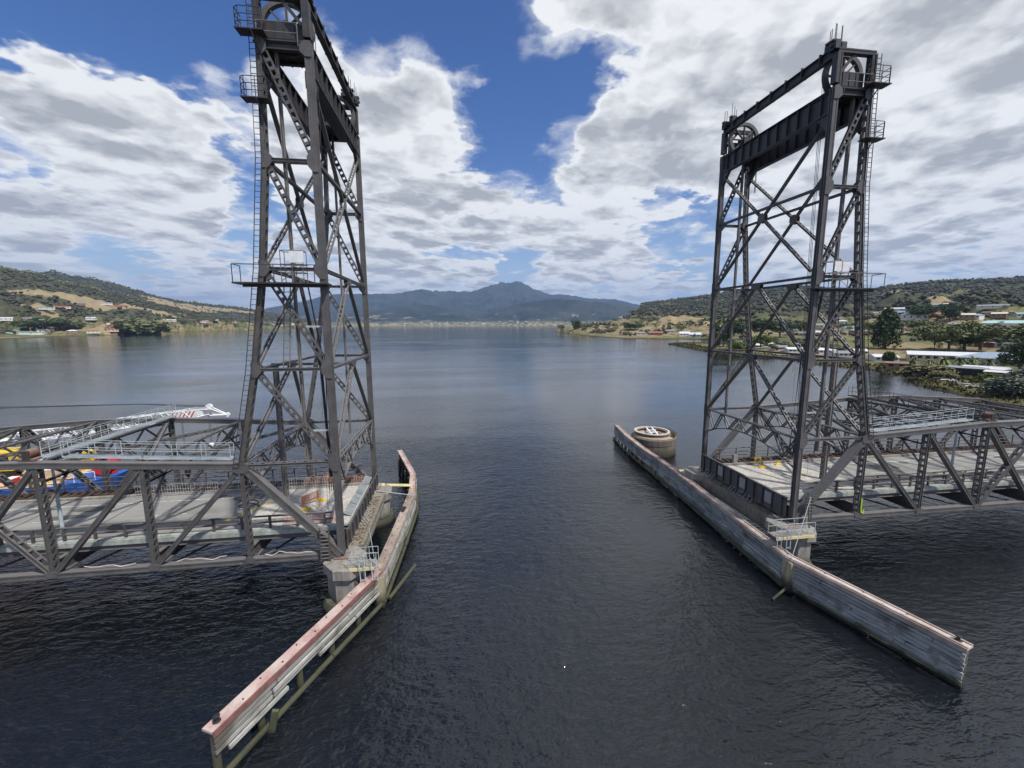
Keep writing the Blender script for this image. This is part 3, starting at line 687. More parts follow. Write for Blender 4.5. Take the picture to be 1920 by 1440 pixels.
    for s_ in (-.2, .2): m1.tube([P(UR[3]-1.2+s_, .5, zp), P(UR[3]-.75+s_, .5, 17.2)], .04, 5)
    for i in range(12): q = P(UR[3]-1.2, .5, zp).lerp(P(UR[3]-.75, .5, 17.2), i/12); m1.beam(q-X*.2, q+X*.2, .05, .05)
    m1.build('ladder', 'guide', T)
    # battened hanging column down to the deck
    cu, cy = (5.45, 4.95) if sd < 0 else (6.9, 4.3)
    member(MB(), P(cu, cy, 17.0), P(cu, cy, ZD+.01), YH, .34, .3, 'batten', .05, .55, .26).build('hanging_column', 'guide', T)
    mb = MB(); mb.beam(P(0, cy, 17.05), P(cu+.3, cy, 17.05), .16, .2); mb.build('column_beam', 'steel', T)
    # raking pipe from platform to the deck
    mb = MB(); mb.tube([P(1.9, 1.2, zp), P(.9, 1.2, 17.), P(.75, 1.3, 9.)], .1, 8); mb.tube([P(1.4, 1.2, zp), P(.75, 1.5, 17.), P(.55, 1.6, 9.)], .05, 6); mb.build('conduit', 'black' if sd > 0 else 'steel_dark', T)
    for y in (1.9, 2.5):
        m1 = MB(); m1.tube([P(1.2, y, ZL[2]), P(1.35, y, ZD+.2)], .014, 4); m1.build('hanging_wire', 'galv', T)
    for k, z in enumerate((20., 12.8)):
        m1 = MB(); m1.beam(P(.3, .2, z), P(1.5, .2, z), .08, .12); m1.build('guide_bracket', 'galv', T)
    # steps from the pier up to the near front leg
    m1 = MB()
    for s_ in (-.3, .3): m1.beam(P(.95+s_, -.55, 3.4), P(.95+s_, -.5, 5.9), .06, .1, X)
    for i in range(9): m1.beam(P(.66, -.53, 3.6+i*.27), P(1.24, -.53, 3.6+i*.27), .14, .03)
    m1.build('access_steps', 'steel_rail', T)
    return T

M['tie'] = simple('dark_track_timber', (.085, .06, .05), .85, var=.5)
M['patch'] = simple('dark_road_patch', (.10, .10, .095), .9, var=.3)
def make_span(sd):
    P = (lambda u, y, z: Vector((-u, y, z))) if sd < 0 else (lambda u, y, z: Vector((LX+u, y, z)))
    X = Vector((-1, 0, 0)) if sd < 0 else Vector((1, 0, 0))
    T = thing('truss_span', P(20, W/2, ZB), 'grey steel truss span with road deck running off the left edge' if sd < 0 else 'grey steel truss span with road deck running off the right edge', 'bridge span', 'truss spans either side of the channel')
    S = 'steel'
    for y in (0, W):
        Lp = [P(i*PN, y, ZB) for i in range(8)]; Up = [None]+[P(i*PN, y, TU[i]) for i in range(1, 7)]
        for i in range(7): member(MB(), Lp[i], Lp[i+1], YH, .44, .38, 'solid').build('bottom_chord', S, T)
        for i in range(1, 6): member(MB(), Up[i], Up[i+1], YH, .48, .42, 'solid').build('top_chord', S, T)
        for a, b in ((Lp[0], Up[1]), (Lp[7], Up[6])): member(MB(), a, b, YH, .5, .46, 'solid').build('end_post', S, T)
        for i in range(1, 7): member(MB(), Lp[i], Up[i], YH, .4, .24, 'batten', .04, .5, .17, (.2, .25)).build('vertical_post', S, T)
        for i, j in ((1, 2), (2, 3), (3, 4)): member(MB(), Up[i], Lp[j], YH, .36, .3, 'solid', trim=(.3, .3)).build('diagonal', S, T)
        for i, j in ((4, 3), (5, 4), (6, 5)): member(MB(), Up[i], Lp[j], YH, .38, .28, 'batten', .04, .75, .2, (.3, .3)).build('diagonal', S, T)
        for i in range(1, 7):
            if i in (1, 6): gusset(T, Up[i]-ZH*.1, X, ZH, 1.0, .75, .51, .22)
            gusset(T, Lp[i]+ZH*.1, X, ZH, .7, .46, .47, .2)
    # floor beams, stringers, lower laterals
    for i in range(0, 8):
        mb = MB(); u = i*PN+(.35 if i == 0 else 0)
        mb.obox(P(u, W/2, 4.05), (.02, 0, 0), (0, W/2-.3, 0), (0, 0, .48))
        for z in (3.56, 4.54): mb.obox(P(u, W/2, z), (.17, 0, 0), (0, W/2-.28, 0), (0, 0, .025))
        mb.build('floor_beam', S, T)
    for y in (1.1, 3.2, 5.3, 7.4, 9.6, 11.8):
        mb = MB(); mb.obox(P(3.5*PN, y, 4.76), (3.5*PN-.1, 0, 0), (0, .012 if y > 2 else .02, 0), (0, 0, .19))
        for z in (4.585, 4.935): mb.obox(P(3.5*PN, y, z), (3.5*PN-.1, 0, 0), (0, .1, 0), (0, 0, .015))
        mb.build('stringer', S, T)
    for i in range(7):
        for a, b in ((.3, W-.3), (W-.3, .3)):
            mb = MB(); z = 3.52 if a < b else 3.38
            mb.beam(P(i*PN+.3, a, z), P((i+1)*PN-.3, b, z), .14, .1); mb.build('lower_lateral', S, T)
    # road slab, kerbs, pad, markings
    u0, u1 = -.25, 7*PN+.2
    mb = MB(); mb.obox(P((u0+u1)/2, 5.15, 5.075), ((u1-u0)/2, 0, 0), (0, 4.1, 0), (0, 0, .12)); mb.build('road_deck', 'road', T)
    pe = 7.2 if sd < 0 else 8.4
    mb = MB(); rnd = random.Random(3 if sd < 0 else 4)
    ys = [1.36+i*(9.05-1.36)/16 for i in range(17)]
    near = [P(u0+.05, y, 5.199) for y in ys]; far = [P(pe+rnd.uniform(-.7, .7)+(1.6 if 3 < y < 6.5 else 0), y, 5.199) for y in ys]
    mb.raw(near+far, [((i, i+1, 18+i, 17+i) if sd > 0 else (i, 17+i, 18+i, i+1)) for i in range(16)]); mb.build('deck_end_slab', 'pad', T)
    for a, b, z in ((1.05, 1.33, 5.34), (9.1, 9.4, 5.38)):
        mb = MB(); mb.obox(P((u0+u1)/2, (a+b)/2, z-.15), ((u1-u0)/2, 0, 0), (0, (b-a)/2, 0), (0, 0, .15)); mb.build('kerb', 'concrete' if a > 5 else 'fascia', T)
    for i in range(7):
        mb = MB(); mb.obox(P((i+.5)*PN, .99, 5.1), (PN/2-.01, 0, 0), (0, .05, 0), (0, 0, .17)); mb.build('fascia_panel', 'fascia', T)
    for y, st in ((7.75, 9.2 if sd < 0 else 8.8), (2.75, 9.) if sd > 0 else (1.75, 16.)):
        mb = MB(); a, b = P(st, y-.06, 5.2035), P(u1, y+.06, 5.2035); x0, x1 = min(a.x, b.x), max(a.x, b.x)
        mb.raw([(x0, a.y, 5.2035), (x1, a.y, 5.2035), (x1, b.y, 5.2035), (x0, b.y, 5.2035)], [(0, 1, 2, 3)]); mb.build('lane_line', 'line', T)
    for i in range(4):
        mb = MB(); a = 13+i*8; x0, x1 = sorted((P(a, 0, 0).x, P(a+3, 0, 0).x))
        mb.raw([(x0, 4.9, 5.2035), (x1, 4.9, 5.2035), (x1, 5.0, 5.2035), (x0, 5.0, 5.2035)], [(0, 1, 2, 3)]); mb.build('lane_dash', 'line', T)
    rj = random.Random(12+sd)
    for i in range(1, 7):
        x = P(i*PN, 0, 0).x; m1 = MB(); m1.raw([(x-.03, 1.35, 5.2075), (x+.03, 1.35, 5.2075), (x+.03, 9.08, 5.2075), (x-.03, 9.08, 5.2075)], [(0, 1, 2, 3)]); m1.build('deck_joint', 'black', T)
    for i in range(9):
        x = P(rj.uniform(9, 38), 0, 0).x; y = rj.uniform(2.2, 8.2); k = 9; rx_, ry_ = rj.uniform(.5, 1.8), rj.uniform(.25, .7)
        m1 = MB(); m1.raw([(x+rx_*math.cos(6.283*j/k)*rj.uniform(.8, 1.1), y+ry_*math.sin(6.283*j/k)*rj.uniform(.8, 1.1), 5.2052+i*.0002) for j in range(k)], [tuple(range(k))]); m1.build('road_patch', 'patch', T)
    # railway on the far side: sleepers, rails
    mb = MB(); rr = random.Random(5)
    for i in range(66):
        u = .3+i*.65; mb.obox(P(u, 10.6+rr.uniform(-.05, .05), 5.02), (.12, 0, 0), (0, 1.15, 0), (0, 0, .09))
    mb.build('sleepers', 'tie', T, kind='stuff')
    for y in (10.05, 11.15): m1 = MB(); m1.beam(P(1.2, y, 5.19), P(u1, y, 5.19), .07, .15); m1.build('rail', 'tie', T)
    # deck edge rails
    mb = MB(); yr = 1.18
    for u in [1.4+i*1.9 for i in range(22)]:
        m1 = MB(); m1.beam(P(u, yr, 5.34), P(u, yr, 6.3), .12, .16, X); m1.build('rail_post', 'steel_rail', T)
    for z in (6.28, 5.8): m1 = MB(); m1.tube([P(.8, yr, z), P(u1, yr, z)], .07, 6); m1.build('hand_rail', 'steel_rail', T)
    if sd > 0:
        for z in (6.15, 5.75): m1 = MB(); m1.tube([P(8., 2.1, z), P(u1, 2.1, z)], .05, 6); m1.build('hand_rail', 'steel_rail', T)
        for u in [8+i*2.4 for i in range(15)]: m1 = MB(); m1.beam(P(u, 2.1, 5.2), P(u, 2.1, 6.15), .08, .1, X); m1.build('rail_post', 'steel_rail', T)
    for u in [1.4+i*2. for i in range(21)]:
        m1 = MB(); m1.beam(P(u, 12.05, 4.95), P(u, 12.05, 6.15), .09, .09, X); m1.build('rail_post', 'steel_rail', T)
    for z in (6.13, 5.7, 5.3): m1 = MB(); m1.tube([P(.8, 12.05, z), P(u1, 12.05, z)], .045, 6); m1.build('hand_rail', 'steel_rail', T)
    # overhead sway frames and top laterals
    for i in range(2, 7):
        z = TU[i]+.02; u = i*PN; mb = MB(); N_ = 8
        member(mb, P(u, .25, z), P(u, W-.25, z), X, .26, .13, 'lace', .03, .4)
        member(mb, P(u, .2, z-1.25), P(u, W-.2, z-1.25), X, .22, .1, 'solid', .02); mb.build('sway_strut', S, T)
        for k in range(N_):
            y0, y1 = .3+(W-.6)*k/N_, .3+(W-.6)*(k+1)/N_
            a, b = (P(u, y0, z), P(u, y1, z-1.25)) if k % 2 == 0 else (P(u, y0, z-1.25), P(u, y1, z))
            m1 = MB(); m1.beam(a, b, .14, .1, X); m1.build('sway_lacing', S, T)
        for y, s1 in ((0, 1), (W, -1)):
            m1 = MB(); m1.beam(P(u, y+s1*.2, z-3.0), P(u, y+s1*1.9, z-1.28), .14, .12, X); m1.build('knee_brace', S, T)
    for i in range(1, 6):
        for a, b, dz in ((.25, W-.25, 0), (W-.25, .25, .16)):
            member(MB(), P(i*PN, a, TU[i]-.06-dz), P((i+1)*PN, b, TU[i+1]-.06-dz), ZH, .13, .2, 'batten', .03, .8, .12, (.3, .3)).build('top_lateral', S, T)
    # plate screen closing the deck end, with stiffeners
    mb = MB(); mb.obox(P(-.34, W/2, 4.55), (.02, 0, 0), (0, W/2-.35, 0), (0, 0, .85 if sd > 0 else .62)); mb.build('end_screen', S, T)
    if sd > 0: mb = MB(); mb.obox(P(-.36, W/2, 5.44), (.1, 0, 0), (0, W/2-.32, 0), (0, 0, .03)); mb.build('screen_cap', S, T)
    for k in range(11):
        m1 = MB(); y = .75+k*(W-1.5)/10; m1.obox(P(-.43, y, 4.52), (.06, 0, 0), (0, .035, 0), (0, 0, .8 if sd > 0 else .56)); m1.build('screen_rib', 'steel_dark', T)
    for k in range(10):
        if k % 3 != 1 or sd < 0: continue
        m1 = MB(); y = .75+(k+.5)*(W-1.5)/10; m1.obox(P(-.375, y, 4.6), (.014, 0, 0), (0, .4, 0), (0, 0, .5)); m1.build('screen_panel', 'grey', T)
    return T
towers = [make_tower(-1), make_tower(1)]
spans = [make_span(-1), make_span(1)]

# ------------------------------------------------------------------ piers
def make_pier(x, y, sgn, label, far):
    T = thing('bridge_pier', (x, y, 0), label, 'pier', 'concrete piers under the lift towers')
    cx = x+sgn*.25
    MB().lathe((cx, y-.1, 0), [(1.85, -3), (1.85, .25), (1.62, .62)], 20, .9, 1.08).build('pier_footing', 'concrete', T, smooth=False)
    mb = MB().lathe((cx, y-.1, 0), [(1.5, .5), (1.5, 2.62)], 8, .84, 1.12); mb.v = [tuple(Matrix.Rotation(R(22.5), 3, 'Z') @ (Vector(v)-Vector((cx, y-.1, 0)))+Vector((cx, y-.1, 0))) for v in mb.v]; mb.build('pier_shaft', 'concrete', T)
    mb = MB().lathe((cx, y-.1, 0), [(1.78, 2.6), (1.78, 3.28), (1.7, 3.33)], 8, .84, 1.12); mb.v = [tuple(Matrix.Rotation(R(22.5), 3, 'Z') @ (Vector(v)-Vector((cx, y-.1, 0)))+Vector((cx, y-.1, 0))) for v in mb.v]; mb.build('pier_cap', 'concrete', T)
    m1 = MB(); m1.box(x-.5, x+.5, y-.42, y+.42, 3.3, 3.42); m1.build('bearing_plate', 'rust', T)
    return T
make_pier(0, 0, 1, 'octagonal concrete pier under the near leg of the left tower', 0)
make_pier(0, W, 1, 'concrete pier under the far leg of the left tower beside the yellow plank', 1)
make_pier(LX, 0, -1, 'concrete pier under the near leg of the right tower beside the pale gangway', 0)
make_pier(LX, W, -1, 'concrete pier under the far leg of the right tower', 1)
M['litter'] = simple('brown_litter', (.14, .10, .07), .9, var=.5, scale=5)
for sgn, x in ((1, 0), (-1, LX)):
    T = thing('pier_cross_beam', (x+sgn*.3, W/2, 2), 'weathered concrete beam with a littered ledge joining the %s piers' % ('two left' if sgn > 0 else 'two right'), 'concrete beam', 'concrete beams joining the piers')
    mb = MB(); mb.box(x-sgn*.35, x+sgn*1.05, 1.5, W-1.5, 1.95, 3.26); mb.build('beam_body', 'ledge', T)
    mb = MB(); mb.box(x+sgn*1.0, x+sgn*1.22, 1.4, W-1.4, 2.9, 3.36); mb.build('beam_lip', 'ledge', T)
    mb = MB(); mb.box(x+sgn*1.0, x+sgn*1.12, 1.45, W-1.45, 2.2, 2.45); mb.build('beam_ridge', 'ledge', T)
    rr = random.Random(9+sgn)
    mb = MB()
    for i in range(130):
        q = Vector((x+sgn*rr.uniform(.0, .95), rr.uniform(1., W-1), 3.28)); e = Vector((rr.uniform(-1, 1), rr.uniform(-1, 1), 0)).normalized()*rr.uniform(.03, .16)
        mb.obox(q, e, e.cross(ZH).normalized()*rr.uniform(.02, .07), ZH*rr.uniform(.015, .05))
    mb.build('debris', 'litter', T, kind='stuff')
    # loose galvanised frames lying on the ledge
    for i, (yy, ln, tl) in enumerate(((4.2, 1.5, .5), (6.1, 1.3, .7), (10.2, 1.4, .45))):
        if sgn > 0 and i == 2: continue
        lab = ['galvanised frame lying on the %s ledge, nearest the camera', 'galvanised frame propped on the %s ledge, middle of the ledge', 'galvanised frame leaning on the %s ledge, farthest away'][i] % ('left pier' if sgn > 0 else 'right pier')
        F_ = thing('metal_frame', (x+sgn*.5, yy, 3.3), lab, 'metal frame', 'loose galvanised frames on the pier ledges')
        a = Vector((x+sgn*.75, yy, 3.3)); b = a+Vector((0, ln, 0)); up = Vector((-sgn*tl, 0, .75))
        for p0, p1 in ((a, b), (a+up, b+up)): m1 = MB(); m1.tube([p0, p1], .025, 5); m1.build('rail', 'galv', F_)
        for k in range(4): m1 = MB(); m1.tube([a.lerp(b, k/3), a.lerp(b, k/3)+up], .02, 5); m1.build('bar', 'galv', F_)
# ------------------------------------------------------------------ timber fenders
M['cap_red'] = simple('dull_red_fascia', (.20, .095, .085), .8, var=.3, scale=2.5)
def fender(pts, side, label):
    # pts: channel-side top edge, near to far; side +1 when the channel lies towards +x
    T = thing('timber_fender', (pts[len(pts)//2][0], pts[len(pts)//2][1], 0), label, 'timber fender', 'timber fenders lining the channel')
    P = [Vector((p[0], p[1], 0)) for p in pts]; rr = random.Random(21+side); n = len(P)
    segs = []
    for i in range(n-1):
        a = (P[i+1]-P[i]).normalized(); nn = Vector((a.y, -a.x, 0))*side; segs.append((P[i], P[i+1], a, nn))
    dist = 0; Wd = .62
    for i, (p, q, a, nn) in enumerate(segs):
        Ln = (q-p).length; e0 = -.02; zt = 2.5
        capm = ('cap', 'cap_worn', 'cap_worn', 'cap')[min(i, 3)] if side > 0 else ('cap_pale', 'cap_worn', 'cap_worn', 'cap', 'cap', 'cap', 'cap', 'cap')[min(i, 7)]
        k = max(1, round(Ln/3.4))
        for j in range(k):
            s0 = p+a*(Ln*j/k+(.008 if j else 0)); s1 = p+a*(Ln*(j+1)/k-.008); c = (s0+s1)/2; h = (s1-s0)/2
            dz = rr.uniform(-.012, .012)
            m1 = MB(); m1.obox(c-nn*Wd/2+ZH*(zt-.06+dz), h, nn*Wd/2, ZH*.06); m1.build('cap_board', capm, T)
            if side < 0 or i > 0:
                for o_ in (.06, Wd-.06): m1 = MB(); m1.obox(c-nn*o_+ZH*(zt+.035+dz), h, nn*.06, ZH*.032); m1.build('cap_edge', 'cap_worn', T)
            m1 = MB(); m1.obox(c+nn*.035+ZH*(zt-.16+dz), h, nn*.035, ZH*.155); m1.build('cap_fascia', 'cap_red' if (side > 0 and (i == 0 or i > 2)) else 'cap_worn', T)
        for j in range(int(Ln/1.15)):
            c = p+a*(.5+j*1.15)-nn*(.2 if j % 2 else .42); m1 = MB(); m1.tube([c+ZH*(zt-.01), c+ZH*(zt+.035)], .045, 6); m1.build('bolt_head', 'black', T)
        rows = []
        if side > 0: zs = [2.12-.29*r for r in range(4 if i == 0 else 6)]
        else: zs = [2.12-.27*r for r in range(9 if i in (0,) else (7 if i < 5 else 5))]
        for r, z in enumerate(zs):
            s = -rr.uniform(0, 3.2)
            while s < Ln:
                l_ = rr.uniform(3.6, 6.2); x0, x1 = max(s, 0), min(s+l_, Ln); s += l_
                if x1-x0 < .3: x0_skip = True; continue
                if side > 0 and i == 0 and r == 3 and x0 < 4: x0 = min(x0+rr.uniform(.5, 2.4), x1-.4)
                s0 = p+a*(x0+.015); s1 = p+a*(x1-.015); c = (s0+s1)/2; h = (s1-s0)/2; off = rr.uniform(-.035, .04)+(.06 if r in (1, 3) and side > 0 else 0)
                m1 = MB(); ns = max(2, int((x1-x0)/.9)); hh = rr.uniform(.086, .108); vs_ = []
                for t_ in range(ns+1):
                    cc = s0.lerp(s1, t_/ns)+nn*(-.03+off+rr.uniform(-.008, .008)); u_, l2 = hh+rr.uniform(-.018, .012), hh+rr.uniform(-.02, .012)
                    if t_ in (0, ns): cc = cc+a*rr.uniform(-.04, .0)*(1 if t_ else -1)
                    vs_ += [cc-nn*.06+ZH*(z-.13-l2), cc+nn*.06+ZH*(z-.13-l2), cc+nn*.06+ZH*(z-.13+u_), cc-nn*.06+ZH*(z-.13+u_)]
                fs_ = [(t_*4+k_, t_*4+(k_+1) % 4, t_*4+4+(k_+1) % 4, t_*4+4+k_) for t_ in range(ns) for k_ in range(4)]+[(3, 2, 1, 0), (ns*4, ns*4+1, ns*4+2, ns*4+3)]
                if side*1 < 0: fs_ = [f_[::-1] for f_ in fs_]
                m1.raw(vs_, fs_)
                m1.build('plank', ('plank_white' if side > 0 else 'plank_grey'), T)
                m1 = MB()
        # dark waler log by the waterline
        zl = .28 if side > 0 else .2
        if not (side < 0 and i == 0):
            s = 0
            while s < Ln-.2:
                l_ = min(rr.uniform(5, 7.5), Ln-s); m1 = MB(); m1.tube([p+a*(s+.03)+nn*.16+ZH*(zl+rr.uniform(-.05, .05)), p+a*(s+l_-.03)+nn*.16+ZH*(zl+rr.uniform(-.05, .05))], .15, 8); m1.build('waler_log', 'log', T); s += l_
        k = max(1, round(Ln/2.3))
        for j in range(k+1):
            c = p+a*(Ln*min(max(j/k, .02), .985))-nn*.27
            m1 = MB(); m1.tube([c+ZH*-2.5, c+ZH*2.34], .17, 8); m1.build('pile', 'pile', T)
            if j % 2: m1 = MB(); m1.tube([c-nn*.55+ZH*-2.5, c-nn*.5+ZH*2.1], .15, 8); m1.build('pile', 'pile', T)
    return T, segs
FL, sl = fender([(-2.35,-12.25),(2.95,-.9),(3.5,6.3),(3.95,13.2),(3.5,19.0),(.7,28.9)], 1, 'long timber fender with red cap and bleached planks left of the channel')
FR, sr = fender([(35.84,-12.9),(33.15,-3.5),(33.4,1.6),(33.85,8.),(34.3,14.),(34.5,19.5),(34.7,26.),(35.15,32.),(36.1,38.5)], -1, 'long timber fender with grey planks and pale red cap right of the channel')
def stub(x, y, hx, hy, lab):
    T = thing('fender_corner_post', (x, y, 0), lab, 'concrete post', 'concrete corner posts in the fenders')
    MB().box(x-hx, x+hx, y-hy, y+hy, -2, 2.30).build('post_shaft', concrete('stained_corner_concrete', (.42, .37, .24), .8), T)
    MB().box(x-hx*.8, x+hx*.8, y-hy*.8, y+hy*.8, 2.302, 2.36).build('post_top', 'concrete', T)
stub(2.85, -1.0, .28, .45, 'yellow-stained concrete corner post in the left fender')
stub(33.32, -3.62, .3, .42, 'pale concrete corner post in the right fender')
def bollard(x, y, z, lab, g):
    T = MB(); T.lathe((x, y, z), [(.17, 0), (.17, .03), (.08, .06), (.07, .2), (.15, .25), (.15, .3), (.05, .33)], 12); T.build('mooring_bollard', 'black', None, lab, 'bollard', g)
bollard(-2.45, -11.7, 2.5, 'black mooring bollard on the near tip of the left fender', 'mooring bollards on the fender tips')
bollard(36.05, -12.3, 2.5, 'black mooring bollard on the near tip of the right fender', 'mooring bollards on the fender tips')
for a, b, r, lab in (((3.4, -1.1, .45), (4.9, 2.4, .75), .13, 'stray timber pole sticking out of the water beside the left fender'), ((31.2, -4.6, .02), (32.9, -3.9, .3), .09, 'drowned timber lying at the corner of the right fender')):
    m1 = MB(); m1.tube([a, b], r, 8); m1.build('stray_timber', 'log', None, lab, 'timber', None)
m1 = MB(); m1.box(-1.55, -1.25, -10.35, -10.2, -.6, 1.25); m1.v = [tuple(Matrix.Rotation(R(12), 3, 'Y') @ Vector((x+1.4, y, z))+Vector((-.95, .1, 0))) for x, y, z in m1.v]; m1.build('broken_plank', 'log', None, 'broken upright plank against the waler of the left fender', 'plank')
# plank gangways from far legs, with the grey pipe
for i, (a, b, w_, mt, lab) in enumerate((((.5, 13.7, 3.35), (3.5, 14.4, 2.85), .3, 'cream_yellow', 'cream yellow plank bridging the left far leg and the fender'), ((36.2, 13.6, 3.35), (34.5, 14.3, 2.9), .3, 'cream_yellow', 'cream yellow plank bridging the right far leg and the fender'))):
    T = thing('access_plank', a, lab, 'plank walk', 'cream yellow planks from legs to fenders'); av = Vector(a); bv = Vector(b); sd_ = (bv-av).cross(ZH).normalized()
    for s_ in (-1, 1): m1 = MB(); m1.beam(av+sd_*s_*.16, bv+sd_*s_*.16, .28, .07); m1.build('board', mt, T)
m1 = MB(); m1.tube([(.4, 11.7, 3.5), (1.4, 11.6, 3.35), (3.9, 11.9, 2.75)], .06, 8); m1.build('service_pipe', 'grey', None, 'thin grey pipe crossing from the left pier to the fender', 'pipe')
m1 = MB(); m1.beam((3.0, 8.6, 2.56), (3.15, 9.7, 2.56), .75, .05); m1.build('black_mat', 'black', None, 'black rubber mat lying across the left fender cap', 'mat')
# access gangways with white rails
def gangway(x0, x1, y, lab, sgn):
    T = thing('gangway', ((x0+x1)/2, y, 3.), lab, 'gangway', 'railed gangways from the near piers to the fenders')
    m1 = MB(); m1.box(x0, x1, y-.45, y+.45, 3.34, 3.42); m1.build('floor_grating', 'concrete', T)
    m1 = MB(); m1.box(x0, x1, y-.5, y-.452, 3.2, 3.42); m1.build('side_board', 'cream_yellow', T)
    for yy in (y-.42, y+.42):
        for z in (3.95, 4.45): m1 = MB(); m1.tube([(x0, yy, z), (x1, yy, z)], .026, 5); m1.build('hand_rail', 'galv', T)
        for k in range(4): xx = x0+(x1-x0)*k/3; m1 = MB(); m1.tube([(xx, yy, 3.42), (xx, yy, 4.45)], .026, 5); m1.build('rail_post', 'galv', T)
    xe = x1 if sgn > 0 else x0
    for k, xx in enumerate((xe-.15*sgn, xe-.95*sgn)):                    # two hanging steps frames
        yy = y-.62; L_ = thing('boarding_ladder', (xx, yy, 2.6), '%s metal boarding ladder hung on the %s gangway' % (('outer', 'inner')[k], 'left' if sgn > 0 else 'right'), 'ladder', 'boarding ladders hung on the gangways')
        for s_ in (-.17, .17): m1 = MB(); m1.beam((xx+s_, yy, 4.2), (xx+s_+.1*sgn, yy-.15, 2.55), .05, .05); m1.build('stile', 'galv', L_)
        for r in range(3): z = 2.65+r*.7; m1 = MB(); m1.beam((xx-.17+.06*sgn, yy-.08, z), (xx+.17+.06*sgn, yy-.08, z), .05, .05); m1.build('rung', 'galv', L_)
gangway(.9, 2.75, -1.35, 'pale railed gangway between the left pier and its fender', 1)
gangway(33.2, 36.6, -1.75, 'pale railed gangway between the right pier and its fender', -1)
for a, b, lab in (((2.05, 2.9, 6.6), (2.6, -1.9, 4.0), 'thin white pole leaning over the left gangway'), ((36.6, -1.5, 6.2), (33.2, -3.8, 2.55), 'thin white pole leaning down to the right fender corner')):
    if a[0] < 10: a, b = (2.3, -1.35, 6.1), (2.62, -1.5, 3.5)
    m1 = MB(); m1.tube([a, b], .026, 6); m1.build('leaning_pole', 'galv', None, lab, 'pole', 'thin white poles by the gangways')
m1 = MB(); m1.tube([(37.05, -1.2, 3.4), (36.9, -.9, 6.4), (36.8, -.8, 6.45)], .05, 6); m1.build('davit_post', 'steel_rail', None, 'dark slanting davit post standing on the right near pier', 'post')
# ------------------------------------------------------------------ old swing-span pier
cx, cy = 39.4, 30.6
T = thing('old_round_pier', (cx, cy, 0), 'disused round concrete pier topped by a rusty iron ring', 'old pier')
MB().lathe((cx, cy, 0), [(3.45, -3), (3.4, .9), (3.36, 1.7), (3.42, 1.72), (3.4, 2.55), (3.1, 2.75)], 28).build('pier_body', concrete('dark_banded_concrete', (.15, .125, .105), .9), T)
MB().lathe((cx, cy, 0), [(3.12, 2.72), (3.05, 2.84)], 28).build('gravel_top', simple('gravelly_top', (.36, .32, .24), .95, var=.5, scale=6), T)
rx, ry = cx-.25, cy+.1
for z, r, h, nm in ((2.85, 2.62, .28, 'ring_base'), (3.14, 2.5, .1, 'ring_middle'), (3.25, 2.72, .14, 'ring_top')):
    m1 = MB(); n_ = 36; ri = r-.34
    vs = [Vector((rx+q*math.cos(6.28318*k/n_), ry+q*math.sin(6.28318*k/n_), zz)) for q, zz in ((r, z), (r, z+h), (ri, z+h), (ri, z)) for k in range(n_)]
    m1.raw(vs, [(i*n_+k, i*n_+(k+1) % n_, ((i+1) % 4)*n_+(k+1) % n_, ((i+1) % 4)*n_+k) for i in range(4) for k in range(n_)]); m1.build(nm, 'rust' if z < 3.2 else simple('pale_ring_rim', (.48, .46, .41), .7), T)
for o in (-.45, .45):
    m1 = MB(); m1.beam((rx+o-.6, ry-2.3, 3.28), (rx+o+.6, ry+2.3, 3.28), .2, .16); m1.build('ring_beam', 'white', T)
for o in (-.7, .7):
    m1 = MB(); m1.beam((rx-.75+o*.3, ry+o, 3.28), (rx+.75+o*.3, ry+o-.1, 3.28), .14, .12); m1.build('ring_tie', 'white', T)
for i in range(5):
    a = R(200+i*35); m1 = MB(); m1.beam((rx, ry, 3.1), (rx+2.2*math.cos(a), ry+2.2*math.sin(a), 3.1), .12, .1); m1.build('spoke', 'rust', T)
mb = MB(); rr = random.Random(4)
for i in range(420):
    a = rr.uniform(-.9, .6); r = rr.uniform(2.7, 3.25); q = Vector((cx+r*math.cos(a), cy+r*math.sin(a), 2.75)); t = Vector((rr.uniform(-.3, .3), rr.uniform(-.3, .3), rr.uniform(.3, .9))); s_ = Vector((rr.uniform(-1, 1), rr.uniform(-1, 1), .2)).normalized()*.05
    mb.raw([q-s_, q+s_, q+t], [(0, 1, 2)])
mb.build('weeds', simple('dry_weeds', (.16, .15, .07), .9), None, None, None, None, 'stuff')
# ------------------------------------------------------------------ galvanised maintenance walkways on the trusses
def walkway(pts, wd, lab, g='galvanised walkways on the trusses', mat='galv'):
    T = thing('maintenance_walkway', pts[0], lab, 'walkway', g)
    for a, b in zip(pts, pts[1:]):
        a = Vector(a); b = Vector(b); s_ = (b-a).cross(ZH).normalized()*wd/2
        m1 = MB(); m1.beam(a, b, wd, .06); m1.build('floor_grating', mat, T)
        for q in (-1, 1):
            m1 = MB(); m1.beam(a+s_*q+ZH*.06, b+s_*q+ZH*.04, .025, .12); m1.build('edge_channel', mat, T)
            for h in (.55, 1.05): m1 = MB(); m1.tube([a+s_*q+ZH*h, b+s_*q+ZH*h], .022, 5); m1.build('hand_rail', mat, T)
            k = max(1, round((b-a).length/1.55))
            for i in range(k+1): m1 = MB(); c = a.lerp(b, i/k)+s_*q; m1.tube([c, c+ZH*1.05], .022, 5); m1.build('stanchion', mat, T)
    return T
